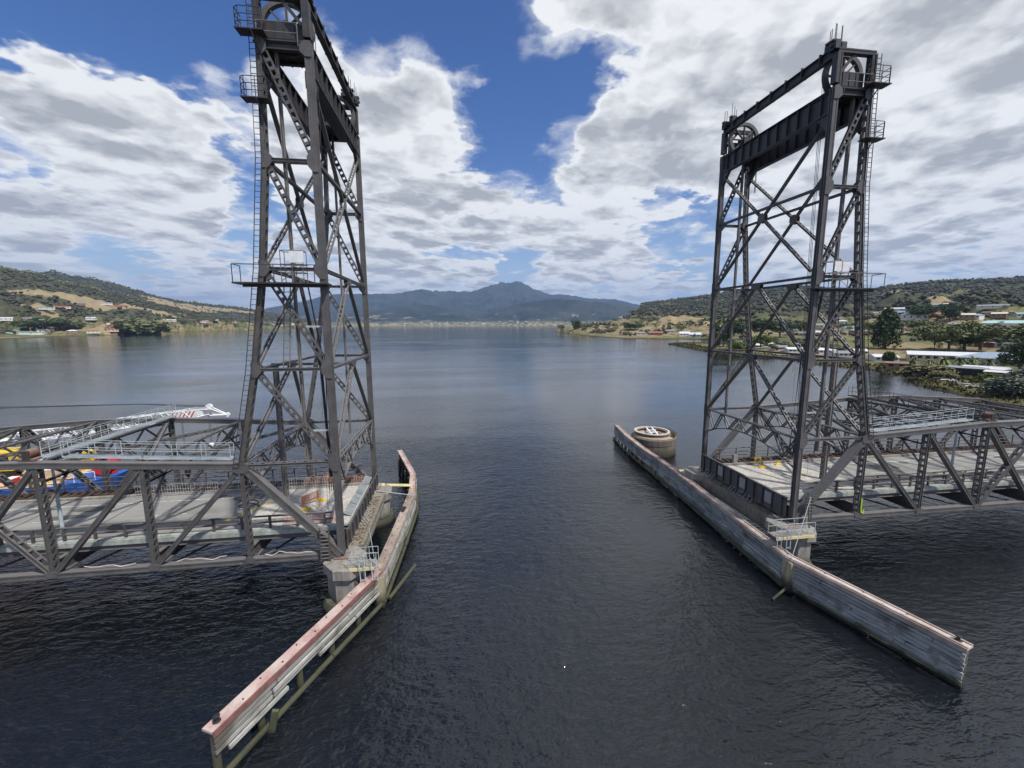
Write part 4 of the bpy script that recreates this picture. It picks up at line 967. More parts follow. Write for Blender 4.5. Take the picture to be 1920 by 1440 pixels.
for sd in (-1, 1):
    P = (lambda u, y, z: Vector((-u, y, z))) if sd < 0 else (lambda u, y, z: Vector((LX+u, y, z)))
    nm = 'left' if sd < 0 else 'right'
    walkway([P(6.9, .45, TU[1]+.38), P(12.3, .45, TU[2]+.36), P(17., .45, TU[3]+.36)], .5, 'galvanised walkway along the near top chord of the %s truss' % nm)
    walkway([P(17.9, .2, TU[3]+.42), P(17.9, W-.2, TU[3]+.42)], .5, 'galvanised walkway crossing the top of the %s truss' % nm, mat='galv' if sd < 0 else 'steel_dark')
    # small winch where the walkways meet
    T = thing('cable_winch', P(18.9, .35, TU[3]+.25), 'rusty cable winch on the near top chord of the %s truss' % nm, 'winch', 'winches on the truss tops')
    q = P(18.9, .35, TU[3]+.25)
    m1 = MB(); m1.obox(q+ZH*.06, (.5, 0, 0), (0, .35, 0), (0, 0, .06)); m1.build('winch_bed', 'rust', T)
    m1 = MB(); m1.tube([q+ZH*.45-YH*.3, q+ZH*.45+YH*.3], .28, 12); m1.build('drum', 'rust', T)
    for s_ in (-1, 1): m1 = MB(); m1.obox(q+ZH*.35+YH*s_*.33, (.22, 0, 0), (0, .03, 0), (0, 0, .3)); m1.build('side_plate', 'steel_dark', T)
    # lamp standard beside the road
    b = P(18.9, 1.6, 5.34) if sd < 0 else P(17.6, 1.6, 5.34)
    T = thing('lamp_standard', b, 'pale galvanised lamp standard at the near kerb of the %s span' % nm, 'lamp post', 'lamp standards on the bridge')
    m1 = MB(); m1.tube([b, b+ZH*2.5, b+ZH*5.2], [.12, .1, .075], 8); m1.build('pole', 'galv', T)
    m1 = MB(); m1.tube([b+ZH*5.15, b+Vector((0, .7, 5.45)), b+Vector((0, 1.5, 5.5))], .05, 6); m1.build('arm', 'galv', T)
    m1 = MB(); m1.obox(b+Vector((0, 1.8, 5.5)), (.13, 0, 0), (0, .35, 0), (0, 0, .06)); m1.build('lamp_head', 'grey', T)
    # white cable draped along the bottom chord
    rr = random.Random(31+sd)
    for k in range(3):
        u = 2.+k*5.7; pts = [P(u+i*.45, -.05+rr.uniform(-.1, .1), ZB+.24+rr.uniform(0, .24)) for i in range(8)]
        if sd < 0: m1 = MB(); m1.tube(pts, .025, 5); m1.build('loose_rope', 'rope', None, ['white rope draped on the left bottom chord beside the end post', 'white rope draped on the left bottom chord below the second post', 'white rope draped on the left bottom chord below the third post'][k], 'rope', 'ropes on the left bottom chord')
m1 = MB(); q = Vector((LX+6.2, -.3, 5.2)); m1.tube([q+ZH*.0, q-ZH*.8, q+Vector((.05, 0, -1.2)), q+Vector((.25, 0, -1.3)), q+Vector((.3, 0, -1.0))], .05, 8); m1.build('lime_sling', 'lime', None, 'lime yellow lifting sling hanging on the right truss post', 'sling')
# ------------------------------------------------------------------ deck clutter
def grid_barrier(x0, x1, y, z, lab, mat='galv'):
    T = thing('crowd_barrier', ((x0+x1)/2, y, z), lab, 'barrier', 'steel crowd barriers along the far kerb')
    m1 = MB(); m1.tube([(x0, y, z+.1), (x0, y, z+1.1), (x1, y, z+1.1), (x1, y, z+.1)], .022, 5); m1.build('frame', mat, T)
    for zz in (.15, .62): m1 = MB(); m1.tube([(x0, y, z+zz), (x1, y, z+zz)], .018, 4); m1.build('cross_bar', mat, T)
    for k in range(1, 10): xx = x0+(x1-x0)*k/10; m1 = MB(); m1.tube([(xx, y, z+.15), (xx, y, z+1.1)], .014, 4); m1.build('bar', mat, T)
    for xx in (x0+.15, x1-.15): m1 = MB(); m1.beam((xx, y-.3, z+.03), (xx, y+.3, z+.03), .05, .05); m1.build('foot', mat, T)
ords = ['first', 'second', 'third', 'fourth', 'fifth', 'sixth', 'seventh']
for i in range(7):
    x1 = -3.2-i*2.25-(.5 if i > 3 else 0); grid_barrier(x1-2.1, x1, 8.85+.06*(i % 3), ZD, 'steel crowd barrier on the left deck, %s from the channel end' % ords[i])
def block(x, y, a, lab):
    c, s_ = math.cos(a), math.sin(a); m1 = MB(); m1.obox((x, y, ZD+.07), (c*.36, s_*.36, 0), (-s_*.12, c*.12, 0), (0, 0, .07)); m1.obox((x, y, ZD+.17), (c*.2, s_*.2, 0), (-s_*.07, c*.07, 0), (0, 0, .035))
    m1.build('yellow_block', 'yellow', None, lab, 'barrier foot', 'yellow plastic barrier feet on the decks')
block(-3.1, 6.0, 0, 'yellow barrier foot on the left deck beside the white sign'); block(-3.75, 4.3, .2, 'yellow barrier foot on the left deck nearest the camera')
for x, y, a, lab in ((42.3, 8.6, .2, 'yellow barrier foot on the right deck beside the rail track'), (40.0, 7.9, -.3, 'yellow barrier foot on the right deck beside the yellow trestle'), (41.2, 5.2, .3, 'yellow barrier foot on the right deck behind the near front leg'),
                     (42.0, 5.5, .1, 'yellow barrier foot on the right deck among the wire stands'), (41.9, 3.2, -.5, 'yellow barrier foot on the right deck above the round end post')):
    block(x, y, a, lab)
T = thing('folding_sign', (-3.6, 5.4, ZD), 'orange barrier board with white stripes lying askew on the left deck', 'barrier board')
q = Vector((-3.75, 5.3, ZD+.65)); ex = Vector((.55, .45, .1)); ez = Vector((.05, -.2, .42))
m1 = MB(); m1.obox(q, ex, ez, ex.cross(ez).normalized()*.02); m1.build('board', simple('faded_orange', (.55, .28, .2), .7), T)
for k in range(4): m1 = MB(); m1.obox(q+ex*(.05+k*.2)+ez*.25+ex.cross(ez).normalized()*.022, ex*.06, ez*.6, ex.cross(ez).normalized()*.004); m1.build('white_stripe', 'white', T)
for s_ in (-1, 1): m1 = MB(); m1.tube([q+ex*s_*.9+ez*.9, q+ex*s_*.9-ez*1.+Vector((0, 0, -.25))], .025, 5); m1.build('leg', 'orange', T)
# red plastic mesh rolled along the near kerb of the left deck, orange heap at the far corner
def mesh_net(x0, x1, y, z, hgt, lab, mat, lean=0.):
    T = thing('plastic_netting', ((x0+x1)/2, y, z), lab, 'netting', 'plastic barrier netting on the decks'); k = int((x1-x0)/.22); rr = random.Random(int(x0*10))
    top = [Vector((x0+(x1-x0)*i/k, y+lean+rr.uniform(-.06, .06), z+hgt+rr.uniform(-.12, .08))) for i in range(k+1)]
    bot = [Vector((x0+(x1-x0)*i/k, y+rr.uniform(-.03, .03), z+.02)) for i in range(k+1)]
    mb = MB()
    for r in range(5):
        f = r/4
        for i in range(k): mb.beam(bot[i].lerp(top[i], f), bot[i+1].lerp(top[i+1], f), .035, .035)
    for i in range(k+1): mb.beam(bot[i], top[i], .03, .03)
    mb.build('net', mat, T, kind='stuff')
M['net_red'] = simple('faded_red_net', (.42, .2, .18), .8); M['net_or'] = simple('faded_orange_net', (.36, .19, .13), .8)
mesh_net(-4.6, -.6, 1.75, ZD, .55, 'faded red netting along the near kerb of the left deck', 'net_red', .5)
mesh_net(-5.8, -.4, 9.8, ZD, .55, 'orange netting heaped along the far rail of the left deck', 'net_or', .3)
mb = MB(); rr = random.Random(77)
for i in range(38):
    p = Vector((-3.6+rr.gauss(0, .8), 10.3+rr.gauss(0, .4), ZD+.1)); a = rr.uniform(0, 3.14); r = rr.uniform(.3, .8)
    mb.tube([p+Vector((r*math.cos(a+t), r*.5*math.sin(a+t), abs(math.sin(t*1.3))*rr.uniform(.3, .8))) for t in [k*.45 for k in range(7)]], .025, 4)
mb.build('tangled_hose', 'net_or', None, 'tangled heap of orange hose at the far corner of the left deck', 'hose heap', kind='stuff')
mb = MB(); mb.tube([Vector((-8.6+.75*math.cos(t), 5.4+.5*math.sin(t), ZD+.06+.05*t)) for t in [k*.42 for k in range(24)]], .045, 6); mb.build('coiled_cable', 'black', None, 'coiled black cable on the left deck by the ladder post', 'cable')
m1 = MB(); m1.tube([(-9.2, 3., ZD+.03), (-7.6, 5.6, ZD+.03), (-6.8, 7.9, ZD+.03)], .04, 5); m1.build('yellow_hose', 'yellow', None, 'yellow hose lying across the left deck', 'hose')
# screens and boards along the left deck end
M['dull'] = simple('dull_mesh_panel', (.20, .22, .22), .6, var=.3)
T = thing('end_fence', (-.3, 6, ZD), 'long galvanised mesh fence panels leaning along the left deck end', 'fence')
for k in range(4):
    y0 = 2.6+k*2.1; m1 = MB(); a = Vector((.12, y0, ZD+.02)); b = Vector((.12, y0+2., ZD+.02)); up = Vector((-.62, .15, .2))
    m1.raw([a, b, b+up, a+up, a+Vector((.02, 0, .02)), b+Vector((.02, 0, .02)), b+up+Vector((.02, 0, .02)), a+up+Vector((.02, 0, .02))], [(0, 3, 2, 1), (4, 5, 6, 7), (0, 1, 5, 4), (1, 2, 6, 5), (2, 3, 7, 6), (3, 0, 4, 7)]); m1.build('fence_panel', 'dull', T)
m1 = MB(); m1.box(37.9, 38.35, 9.6, 9.95, ZD, ZD+.95); m1.build('concrete_bollard', 'concrete', None, 'stubby concrete bollard by the rail track end on the right deck', 'concrete bollard')
for i, (x, y) in enumerate(((41.2, 8.3), (43.0, 5.6), (42.4, 5.0), (44.3, 4.2))):
    T = thing('wire_stand', (x, y, ZD), 'thin wire stand on the right deck, ' + ['by the rail track', 'behind the near front leg', 'beside the two yellow feet', 'next to the hanging column'][i], 'stand', 'thin wire stands on the right deck')
    m1 = MB(); m1.tube([(x, y, ZD), (x, y, ZD+1.9)], .02, 5); m1.build('upright', 'galv', T)
    m1 = MB(); m1.tube([(x-.35, y, ZD+.03), (x+.35, y, ZD+.03)], .02, 5); m1.build('foot_bar', 'galv', T)
    m1 = MB(); m1.tube([(x-.3, y, ZD+1.1), (x+.3, y, ZD+1.15)], .016, 5); m1.build('cross_bar', 'galv', T)
T = thing('yellow_trestle', (39.9, 8.6, ZD), 'small yellow trestle on the right deck by the rail track', 'trestle')
for s_ in (-1, 1):
    for q in (-1, 1): m1 = MB(); m1.tube([(39.9+s_*.3, 8.6+q*.25, ZD), (39.9+s_*.25, 8.6, ZD+.8)], .03, 5); m1.build('leg', 'yellow', T)
m1 = MB(); m1.box(39.55, 40.25, 8.5, 8.7, ZD+.78, ZD+.95); m1.build('top_board', 'yellow', T)
# ------------------------------------------------------------------ work barge and crane behind the left span
T = thing('work_barge', (-46, 28, 0), 'blue work barge moored behind the left span', 'barge')
hull = MB(); hx0, hx1 = -86., -33.4
sec = [(hx0, 22.6, 31.4), (-37.5, 22.6, 31.4), (-34.6, 24.2, 30.), (hx1, 26., 28.6)]
vs = []
for x, a, b in sec: vs += [(x+.9 if x < -80 else x-.7, a+.25, -.6), (x, a, 1.75), (x, b, 1.75), (x-.7, b-.25, -.6)]
fs = []
for i in range(3):
    for k in range(4): fs.append((i*4+k, (i+1)*4+k, (i+1)*4+(k+1) % 4, i*4+(k+1) % 4))
fs += [(0, 1, 2, 3), (15, 14, 13, 12)]
hull.raw(vs, fs).build('hull', 'blue', T)
m1 = MB(); m1.box(hx0, -38, 22.8, 31.2, 1.755, 1.82); m1.build('deck', 'tan', T)
for i in range(9):
    m1 = MB(); c = Vector((-37.5-i*3.1, 22.45, .95)); n_ = 14
    m1.raw([c+Vector((math.cos(6.28318*k/n_)*(q), o, math.sin(6.28318*k/n_)*q)) for o, q in ((-.2, .62), (.12, .62), (.12, .3), (-.2, .3)) for k in range(n_)], [(i2*n_+k, i2*n_+(k+1) % n_, ((i2+1) % 4)*n_+(k+1) % n_, ((i2+1) % 4)*n_+k) for i2 in range(4) for k in range(n_)]); m1.build('tyre_fender', 'black', T)
m1 = MB(); m1.tube([(-38, 23, 2.7), (-34.8, 24.6, 2.75)], .04, 5); m1.build('bow_rail', 'white', T)
for xx, yy in ((-38, 23), (-36.4, 23.8), (-34.8, 24.6)): m1 = MB(); m1.tube([(xx, yy, 1.75), (xx, yy, 2.72)], .04, 5); m1.build('rail_post', 'white', T)
def box_thing(nm, x0, x1, y0, y1, z0, z1, mt, lab, cat, ribs=True, g=None):
    T = thing(nm, ((x0+x1)/2, (y0+y1)/2, z0), lab, cat, g)
    m1 = MB(); m1.box(x0, x1, y0, y1, z0, z1); m1.build('shell', mt, T)
    if ribs:
        k = max(2, int((x1-x0)/.6))
        for i in range(k): m1 = MB(); xx = x0+(x1-x0)*(i+.5)/k; m1.box(xx-.09, xx+.09, y0-.05, y0+.01, z0+.12, z1-.12); m1.build('rib', mt, T)
    m1 = MB(); m1.box(x0-.03, x1+.03, y0-.03, y1+.03, z1+.003, z1+.08); m1.build('lid', 'white' if mt != 'yellow' else mt, T)
    return T
T = thing('hose_reel', (-34.9, 26, 1.75), 'big red hose reel on the bow of the work barge', 'reel')
for s_ in (-1, 1): m1 = MB(); m1.tube([(-34.9, 26.6+s_*.75, 2.95), (-34.9, 26.6+s_*.85, 2.95)], 1.12, 16); m1.build('reel_flange', 'red', T)
m1 = MB(); m1.tube([(-34.9, 25.85, 2.95), (-34.9, 27.35, 2.95)], .8, 14); m1.build('reel_drum', 'red', T)
m1 = MB(); m1.box(-35.8, -34.2, 26.0, 27.2, 1.76, 1.95); m1.build('reel_base', 'red', T)
box_thing('tan_tank', -41.5, -38.2, 24, 27, 1.82, 3.3, 'tan', 'tan steel tank on the barge beside the red reel', 'tank')
box_thing('yellow_generator', -40.9, -38.6, 28, 30.4, 1.82, 3.9, 'yellow', 'yellow generator box on the barge behind the tan tank', 'generator')
box_thing('red_box', -43.2, -42.4, 23.4, 24.4, 1.82, 2.6, 'red', 'small red tool box on the barge deck', 'tool box')
box_thing('green_container', -56.5, -50.5, 26.6, 29.2, 1.82, 4.4, 'green', 'green shipping container on the barge', 'container')
box_thing('blue_container', -54.5, -48.6, 29.3, 31.2, 4.0-2.18, 5.6, 'blue', 'tall blue container on the barge behind the green one', 'container')
box_thing('blue_shed', -63, -58, 29, 31.1, 1.82, 5.0, 'dark_blue', 'dark blue site shed at the left end of the barge', 'shed')
def clutter(x, y, z, mt, lab, cat, nm, seed):
    rr = random.Random(seed); T = thing(nm, (x, y, z), lab, cat)
    for i in range(9):
        c = Vector((x+rr.uniform(-1.6, 1.6), y+rr.uniform(-.9, .9), z+rr.uniform(.12, .9))); e = Vector((rr.uniform(-1, 1), rr.uniform(-.3, .3), rr.uniform(-.25, .25))).normalized()*rr.uniform(.5, 1.5)
        m1 = MB(); m1.beam(c-e, c+e, rr.uniform(.08, .3), rr.uniform(.08, .3)); m1.build('beam', mt[i % len(mt)], T)
clutter(-46.8, 24.6, 1.82, ('white', 'tan', 'orange'), 'pile of white and tan beams on the barge deck', 'beam pile', 'beam_pile', 3)
clutter(-50.5, 24.4, 1.82, ('yellow', 'orange', 'blue'), 'pile of yellow and orange formwork on the barge deck', 'formwork pile', 'formwork_pile', 4)
clutter(-44, 27.6, 1.82, ('white', 'grey', 'white', 'tan'), 'pile of white pipes amidships on the barge', 'pipe pile', 'pipe_pile', 5)
clutter(-41., 26.6, 3.4, ('white', 'grey'), 'scaffold tubes stacked on the tan tank', 'tube stack', 'tube_stack', 8)
# crawler crane: body, white lattice boom with striped head, pendants, hook
T = thing('crawler_crane', (-47, 27, 1.82), 'white lattice boom crane on the barge with red striped boom head', 'crane')
for yy in (25.4, 28.6): m1 = MB(); m1.box(-50, -44, yy-.4, yy+.4, 1.83, 2.9); m1.build('crawler_track', 'black', T)
m1 = MB(); m1.box(-50.5, -45.3, 25.4, 28.6, 3.05, 5.1); m1.build('machine_house', 'yellow', T)
m1 = MB(); m1.box(-45.25, -43.9, 25.3, 26.5, 3.05, 5.3); m1.build('cab', 'yellow', T)
m1 = MB(); m1.box(-45.0, -44.1, 25.26, 25.30, 4.1, 5.0); m1.build('cab_window', 'black', T)
B0, B1 = Vector((-46.5, 27, 6.4)), Vector((-22.6, 27, 9.25)); ax = (B1-B0).normalized(); up_ = ax.cross(YH).normalized(); up_ = up_ if up_.z > 0 else -up_
NB = 22
for a_, b_ in ((-1, -1), (-1, 1), (1, -1), (1, 1)):
    o = YH*.75*a_+up_*.62*b_; m1 = MB(); m1.tube([B0, B0+ax*2+o, B1-ax*2+o*.9, B1+o*.5], .075, 6); m1.build('boom_chord', 'white', T)
for i in range(NB):
    p = B0+ax*(2+20.2*i/NB); q = B0+ax*(2+20.2*(i+1)/NB); s_ = 1 if i % 2 else -1
    for yy in (-1, 1):
        m1 = MB(); m1.tube([p+YH*.75*yy+up_*.62*s_, q+YH*.75*yy-up_*.62*s_], .045, 5); m1.build('boom_lacing', 'white', T)
    for zz in (-1, 1):
        m1 = MB(); m1.tube([p+YH*.75*s_+up_*.62*zz, q-YH*.75*s_+up_*.62*zz], .045, 5); m1.build('boom_lacing', 'white', T)
hp = B1-ax*2.9
for yy in (-1, 1):
    m1 = MB(); m1.obox(hp+YH*.7*yy, ax*1.6, YH*.02, up_*.42); hd = m1.build('head_plate', 'white', T)
    for k in range(6):
        c = hp+YH*(.7*yy+.027*yy)+ax*(-1.3+k*.5); m1 = MB(); m1.obox(c, (ax*.32+up_*.4), ax*.09, YH*.004); m1.build('red_stripe', 'red', hd)
jt = B1+ax*1.9-up_*.75
for yy in (-.35, .35): m1 = MB(); m1.tube([B1+YH*yy+up_*.5, jt+YH*yy*.4], .08, 6); m1.build('jib_bar', 'white', T); m1 = MB(); m1.tube([B1+YH*yy-up_*.5, jt+YH*yy*.4], .08, 6); m1.build('jib_bar', 'white', T)
for c, r in ((B1+up_*.55, .42), (jt, .3)):
    m1 = MB(); m1.tube([c-YH*.12, c+YH*.12], r, 14); m1.build('head_sheave', 'white', T)
for k, (dx, zz) in enumerate(((-.3, 4.2), (-3.5, .9))):
    a = B1+ax*dx-up_*.4
    for s_ in (-.12, .12): m1 = MB(); m1.tube([a+YH*s_, Vector((a.x, a.y+s_, zz+.9))], .022, 4); m1.build('hoist_rope', 'black', T)
    m1 = MB(); m1.lathe((a.x, a.y, zz), [(.1, -.5), (.14, -.1), (.34, .15), (.34, .75), (.12, .95)], 10); m1.build('hook_block', 'white' if k == 0 else 'black', T)
for yy in (-.5, .5):
    m1 = MB(); m1.tube([B1+up_*.6+YH*yy, B1+Vector((-8, yy*0, 1.15)), Vector((-50, 27+yy, 10.4)), Vector((-90, 27+yy, 10.9))], .035, 5); m1.build('pendant_rope', 'black', T)
# navigation marker far out behind the left tower

# ------------------------------------------------------------------ vegetation
def leafmat(name, a, b, c):
    s = NT(name); n = s.noise(.35, 5, .6); n2 = s.noise(2.2, 3, .6); r = s.rand()
    k = s.mix(s.mp(n, .35, .65), a, b); k = s.mix(s.mp(n2, .5, .75, 0., .6), k, c); k = s.mix(s.math('MULTIPLY', r, .45), k, tuple(x*.55 for x in a))
    s.bs(Base_Color=k, Roughness=.85, Specular_IOR_Level=.2); return s.m
LEAF = {'gum': leafmat('eucalypt_leaves', (0.104, 0.132, 0.058), (0.203, 0.220, 0.104), (0.320, 0.304, 0.169)),
        'dark': leafmat('dark_conifer_leaves', (0.041, 0.065, 0.030), (0.084, 0.121, 0.054), (0.151, 0.186, 0.084)),
        'light': leafmat('light_green_leaves', (0.075, 0.112, 0.025), (0.150, 0.200, 0.050), (0.250, 0.275, 0.088)),
        'scrub': leafmat('dry_scrub_leaves', (0.112, 0.106, 0.056), (0.200, 0.181, 0.100), (0.275, 0.237, 0.150)),
        'gold': leafmat('golden_leaves', (0.312, 0.325, 0.025), (0.475, 0.475, 0.050), (0.562, 0.525, 0.100)),
        'grey': leafmat('grey_coastal_leaves', (0.101, 0.119, 0.093), (0.186, 0.203, 0.151), (0.288, 0.296, 0.220))}
BARK = simple('grey_bark', (.12, .10, .08), .9)
def crown_np(kind, nc, nt, seed):
    r = np.random.default_rng(seed)
    if kind == 'cone':
        z = r.uniform(.06, 1., nc)**.8; rad = .30*np.minimum(1, (1.04-z)*2.2)**.7*np.minimum(1, z*6+.3)
        a = r.uniform(0, 6.283, nc); q = np.sqrt(r.uniform(.15, 1, nc)); C = np.stack([np.cos(a)*rad*q, np.sin(a)*rad*q, z*.98], -1); cs = .065
    elif kind == 'bush':
        v = r.normal(size=(nc, 3)); v /= np.linalg.norm(v, axis=1)[:, None]; q = r.uniform(.3, 1, nc)**.4
        C = v*q[:, None]*np.array([.55, .5, .42])+np.array([0, 0, .5]); C[:, 2] = np.clip(C[:, 2]+.06*r.normal(size=nc), .04, 1); cs = .10
    else:
        nl = 7; lc = np.stack([r.uniform(-.34, .34, nl), r.uniform(-.34, .34, nl), r.uniform(.42, .84, nl)], -1); lr = r.uniform(.15, .27, nl)
        k = r.integers(0, nl, nc); v = r.normal(size=(nc, 3)); v /= np.linalg.norm(v, axis=1)[:, None]; q = r.uniform(.45, 1, nc)**.5
        C = lc[k]+v*(lr[k]*q)[:, None]*np.array([1, 1, .72]); cs = .065
    c = np.repeat(C, nt, 0)+r.normal(size=(nc*nt, 3))*cs*.55
    u = r.normal(size=c.shape); u /= np.linalg.norm(u, axis=1)[:, None]; w_ = np.cross(u, r.normal(size=c.shape)); w_ /= np.linalg.norm(w_, axis=1)[:, None]
    s = (r.uniform(.5, 1.25, len(c))*cs*.62)[:, None]
    V = np.stack([c-u*s, c+u*s, c+w_*s*1.4], 1).reshape(-1, 3)
    return V, np.arange(len(V)).reshape(-1, 3)
def trunk_me(kind, seed):
    r = random.Random(seed); mb = MB(); top = .9 if kind == 'cone' else .55
    mb.tube([(0, 0, -.06), (r.uniform(-.02, .02), r.uniform(-.02, .02), top*.5), (r.uniform(-.04, .04), r.uniform(-.04, .04), top)], [.035, .026, .012], 7)
    if kind != 'cone':
        for i in range(5):
            a = r.uniform(0, 6.28); z = r.uniform(.18, .42); e = Vector((math.cos(a)*r.uniform(.15, .3), math.sin(a)*r.uniform(.15, .3), z+r.uniform(.18, .35)))
            mb.tube([(0, 0, z), e*.55+Vector((0, 0, z*.45)), e], [.016, .011, .005], 5)
    me = bpy.data.meshes.new('trunk'); me.from_pydata([tuple(v) for v in mb.v], [], mb.f); me.materials.append(BARK); return me
CROWN = {}
def get_crown(kind, leaf, var, hi):
    k = (kind, leaf, var, hi)
    if k not in CROWN:
        nc, nt = (260, 9) if hi else (90, 5)
        V, F = crown_np(kind, nc, nt, hash((kind, var)) % 9999 if False else (len(kind)*131+var*17+(5 if hi else 0)))
        o = npmesh('crown', V, F, LEAF[leaf]); me = o.data; bpy.data.objects.remove(o)
        CROWN[k] = (me, trunk_me(kind, var*7+3))
    return CROWN[k]
tr = random.Random(101)
ntree = 0
def tree(pos, h, w, kind='gum', leaf='gum', label=None, group=None, hi=False, nm='tree'):
    global ntree; ntree += 1
    cm, tm = get_crown(kind, leaf, ntree % 4, hi)
    T = thing(nm, pos, label, 'bush' if kind == 'bush' else 'tree', group); T.rotation_euler = (0, 0, tr.uniform(0, 6.28))
    if kind == 'bush': T.scale = (w, w, h)
    else: T.scale = (w/.72, w/.72, h) if kind != 'cone' else (w/.6, w/.6, h)
    c = bpy.data.objects.new('crown', cm); col.objects.link(c); c.parent = T
    t = bpy.data.objects.new('trunk' if kind != 'bush' else 'stem', tm); col.objects.link(t); t.parent = T
    return T
def ptree(u, v, hp, wp, kind, leaf, label, group, nm='tree'):
    p, t = march(u, v); k = t/FPX*math.sqrt(1+((u-960)/FPX)**2)**-.0
    tree(p-ZH*.1, hp*t/FPX*.92, wp*t/FPX*.85, kind, leaf, label, group, hp*max(1, wp/hp*.7) > 15, nm)
RG = 'trees on the right bank'
for u, v, h, w_, kd, lf, lab in (
 (1658,654,58,34,'cone','dark','tall dark conifer standing alone behind the waterside sheds on the right bank'),
 (1752,656,36,42,'gum','gum','olive gum tree at the left end of the big clump, right bank'),
 (1778,660,44,46,'gum','gum','tallest olive gum in the middle of the big clump, right bank'),
 (1808,657,36,46,'gum','dark','dark gum right of the tallest in the big clump, right bank'),
 (1838,657,38,50,'gum','gum','greyish gum at the right end of the big clump, right bank'),
 (1885,650,27,52,'gum','gum','lone spreading gum in the green paddock on the right bank'),
 (1910,706,50,36,'gum','dark','tall dark tree by the red shed at the right edge'),
 (1897,742,25,54,'bush','grey','big grey-green rounded bush by the water at the right edge'),
 (1935,735,30,50,'bush','grey','grey bush cut by the right edge of the picture'),
 (1742,702,14,52,'bush','scrub','dry brown scrubby bush beside the open green shed'),
 (1767,709,10,30,'bush','scrub','low dry bush right of the brown scrub by the shore'),
 (1858,716,12,26,'bush','light','bright green bush in front of the red shed'),
 (1815,712,7,14,'bush','light','small green bush in front of the open dark shed'),
 (1665,682,19,15,'bush','dark','small dark round tree on the lawn left of the red hut'),
 (1725,600,22,32,'gum','dark','dark tree left of the curved track on the right hillside'),
 (1780,603,24,26,'gum','dark','dark tree at the top end of the yellow paddock'),
 (1690,628,22,34,'gum','gum','olive tree right of the tall dark conifer'),
 (1715,626,20,34,'gum','gum','olive tree above the brown earth bank'),
 (1630,625,18,20,'gum','light','bright green tree left of the tall dark conifer'),
 (1356,650,52,34,'gum','dark','dark tree behind the left leg of the right tower'),
 (1392,640,40,44,'gum','dark','big dark tree seen through the right tower, left of centre'),
 (1425,636,34,40,'gum','dark','big dark tree seen through the right tower, centre'),
 (1462,633,30,36,'gum','dark','dark tree seen through the right tower, right of centre'),
 (1340,650,22,20,'bush','light','light green bush on the shore behind the right tower, left'),
 (1380,658,18,30,'bush','light','light green bush on the shore behind the right tower, middle'),
 (1425,655,24,34,'gum','light','light green tree on the shore behind the right tower'),
 (1500,628,24,28,'gum','gum','olive tree right of the dark trees seen through the right tower'),
 (1052,618,9,16,'bush','dark','low dark bush at the tip of the wooded point'),
 (1077,618,19,20,'gum','dark','tallest dark tree on the tip of the wooded point'),
 (1097,619,15,18,'gum','dark','dark tree right of the tallest one on the wooded point'),
 (1182,620,15,26,'gum','dark','round dark tree left of the grey-roofed waterside house'),
 (1278,622,11,14,'gum','dark','small dark tree between the waterside houses'),
 (265,630,24,70,'bush','gum','broad olive tree mass on the left shore'),
 (300,629,20,34,'gum','gum','olive tree at the right end of the left shore clump'),
 (65,626,21,26,'gum','dark','dark tree beside the green-roofed house on the left shore'),
 (108,619,16,24,'gum','dark','dark tree right of the green-roofed house on the left shore'),
 (133,618,12,28,'bush','gum','wide olive bush at the end of the dark trees on the left shore')):
    ptree(u, v, h, w_, kd, lf, lab, None, 'bush' if kd == 'bush' else 'tree')
# palms in a row behind the sheds
palmleaf = LEAF['gum']
def palm(u, v, hp, lab):
    p, t = march(u, v); h = hp*t/FPX; T = thing('palm_tree', p, lab, 'palm tree', 'palms behind the sheds'); rr = random.Random(int(u))
    m1 = MB(); m1.tube([p-ZH*.2, p+ZH*h*.42], [h*.07, h*.055], 8); m1.build('trunk', BARK, T)
    mb = MB()
    for i in range(46):
        a = rr.uniform(0, 6.28); up = rr.uniform(-.35, 1.); L_ = h*rr.uniform(.55, .75); d = Vector((math.cos(a), math.sin(a), 0)); s_ = d.cross(ZH)*h*.05; q0 = p+ZH*h*.42
        prev = q0
        for k in range(1, 5):
            f = k/4; q = q0+d*L_*f*(.9 if up < .5 else .6)+ZH*(L_*up*f*.9-h*.55*f*f*(.7+.3*(1-up)))
            ww = s_*(1.1-f*.8); wp_ = s_*(1.1-(f-.25)*.8)
            mb.raw([prev-wp_, prev+wp_, q+ww, q-ww], [(0, 1, 2, 3)]); prev = q
    mb.build('crown', palmleaf, T)
for i, (u, v, h) in enumerate(((1713,688,22),(1742,690,19),(1768,690,24),(1797,688,20),(1824,687,20),(1852,688,17))): palm(u, v, h, 'palm tree in the row behind the sheds, %s from the left' % ords[i])
# scattered individual trees, one label for those nothing tells apart
def band(n, u0, u1, v0, v1, hm, kinds, label, group, nm='tree', seed=1, skip=None):
    r = random.Random(seed); k = 0; tries = 0
    while k < n and tries < n*8:
        tries += 1; u = r.uniform(u0, u1); v = r.uniform(v0, v1); p, t = march(u, v)
        if p.z < 1.0 or t > 8500: continue
        kd, lf = r.choice(kinds); h = r.uniform(*hm)
        big = h > (hm[0]+hm[1])/2; LB = '%s %s %s' % ('larger' if big else 'smaller', {'gum': 'olive', 'dark': 'dark', 'light': 'bright green'}[lf], 'bush' if kd == 'bush' else 'tree')
        tree(p-ZH*.15, h, h*r.uniform(.7, 1.15)*(1 if kd != 'cone' else .5), kd, lf, LB+' '+label, group, False, 'bush' if kd == 'bush' else 'tree'); k += 1
G2 = [('gum','gum'), ('gum','gum'), ('gum','dark'), ('bush','gum'), ('gum','light')]
band(56, 1560, 1925, 572, 632, (4, 8), G2, 'among the right hillside houses', 'trees among the right hillside houses', seed=3)
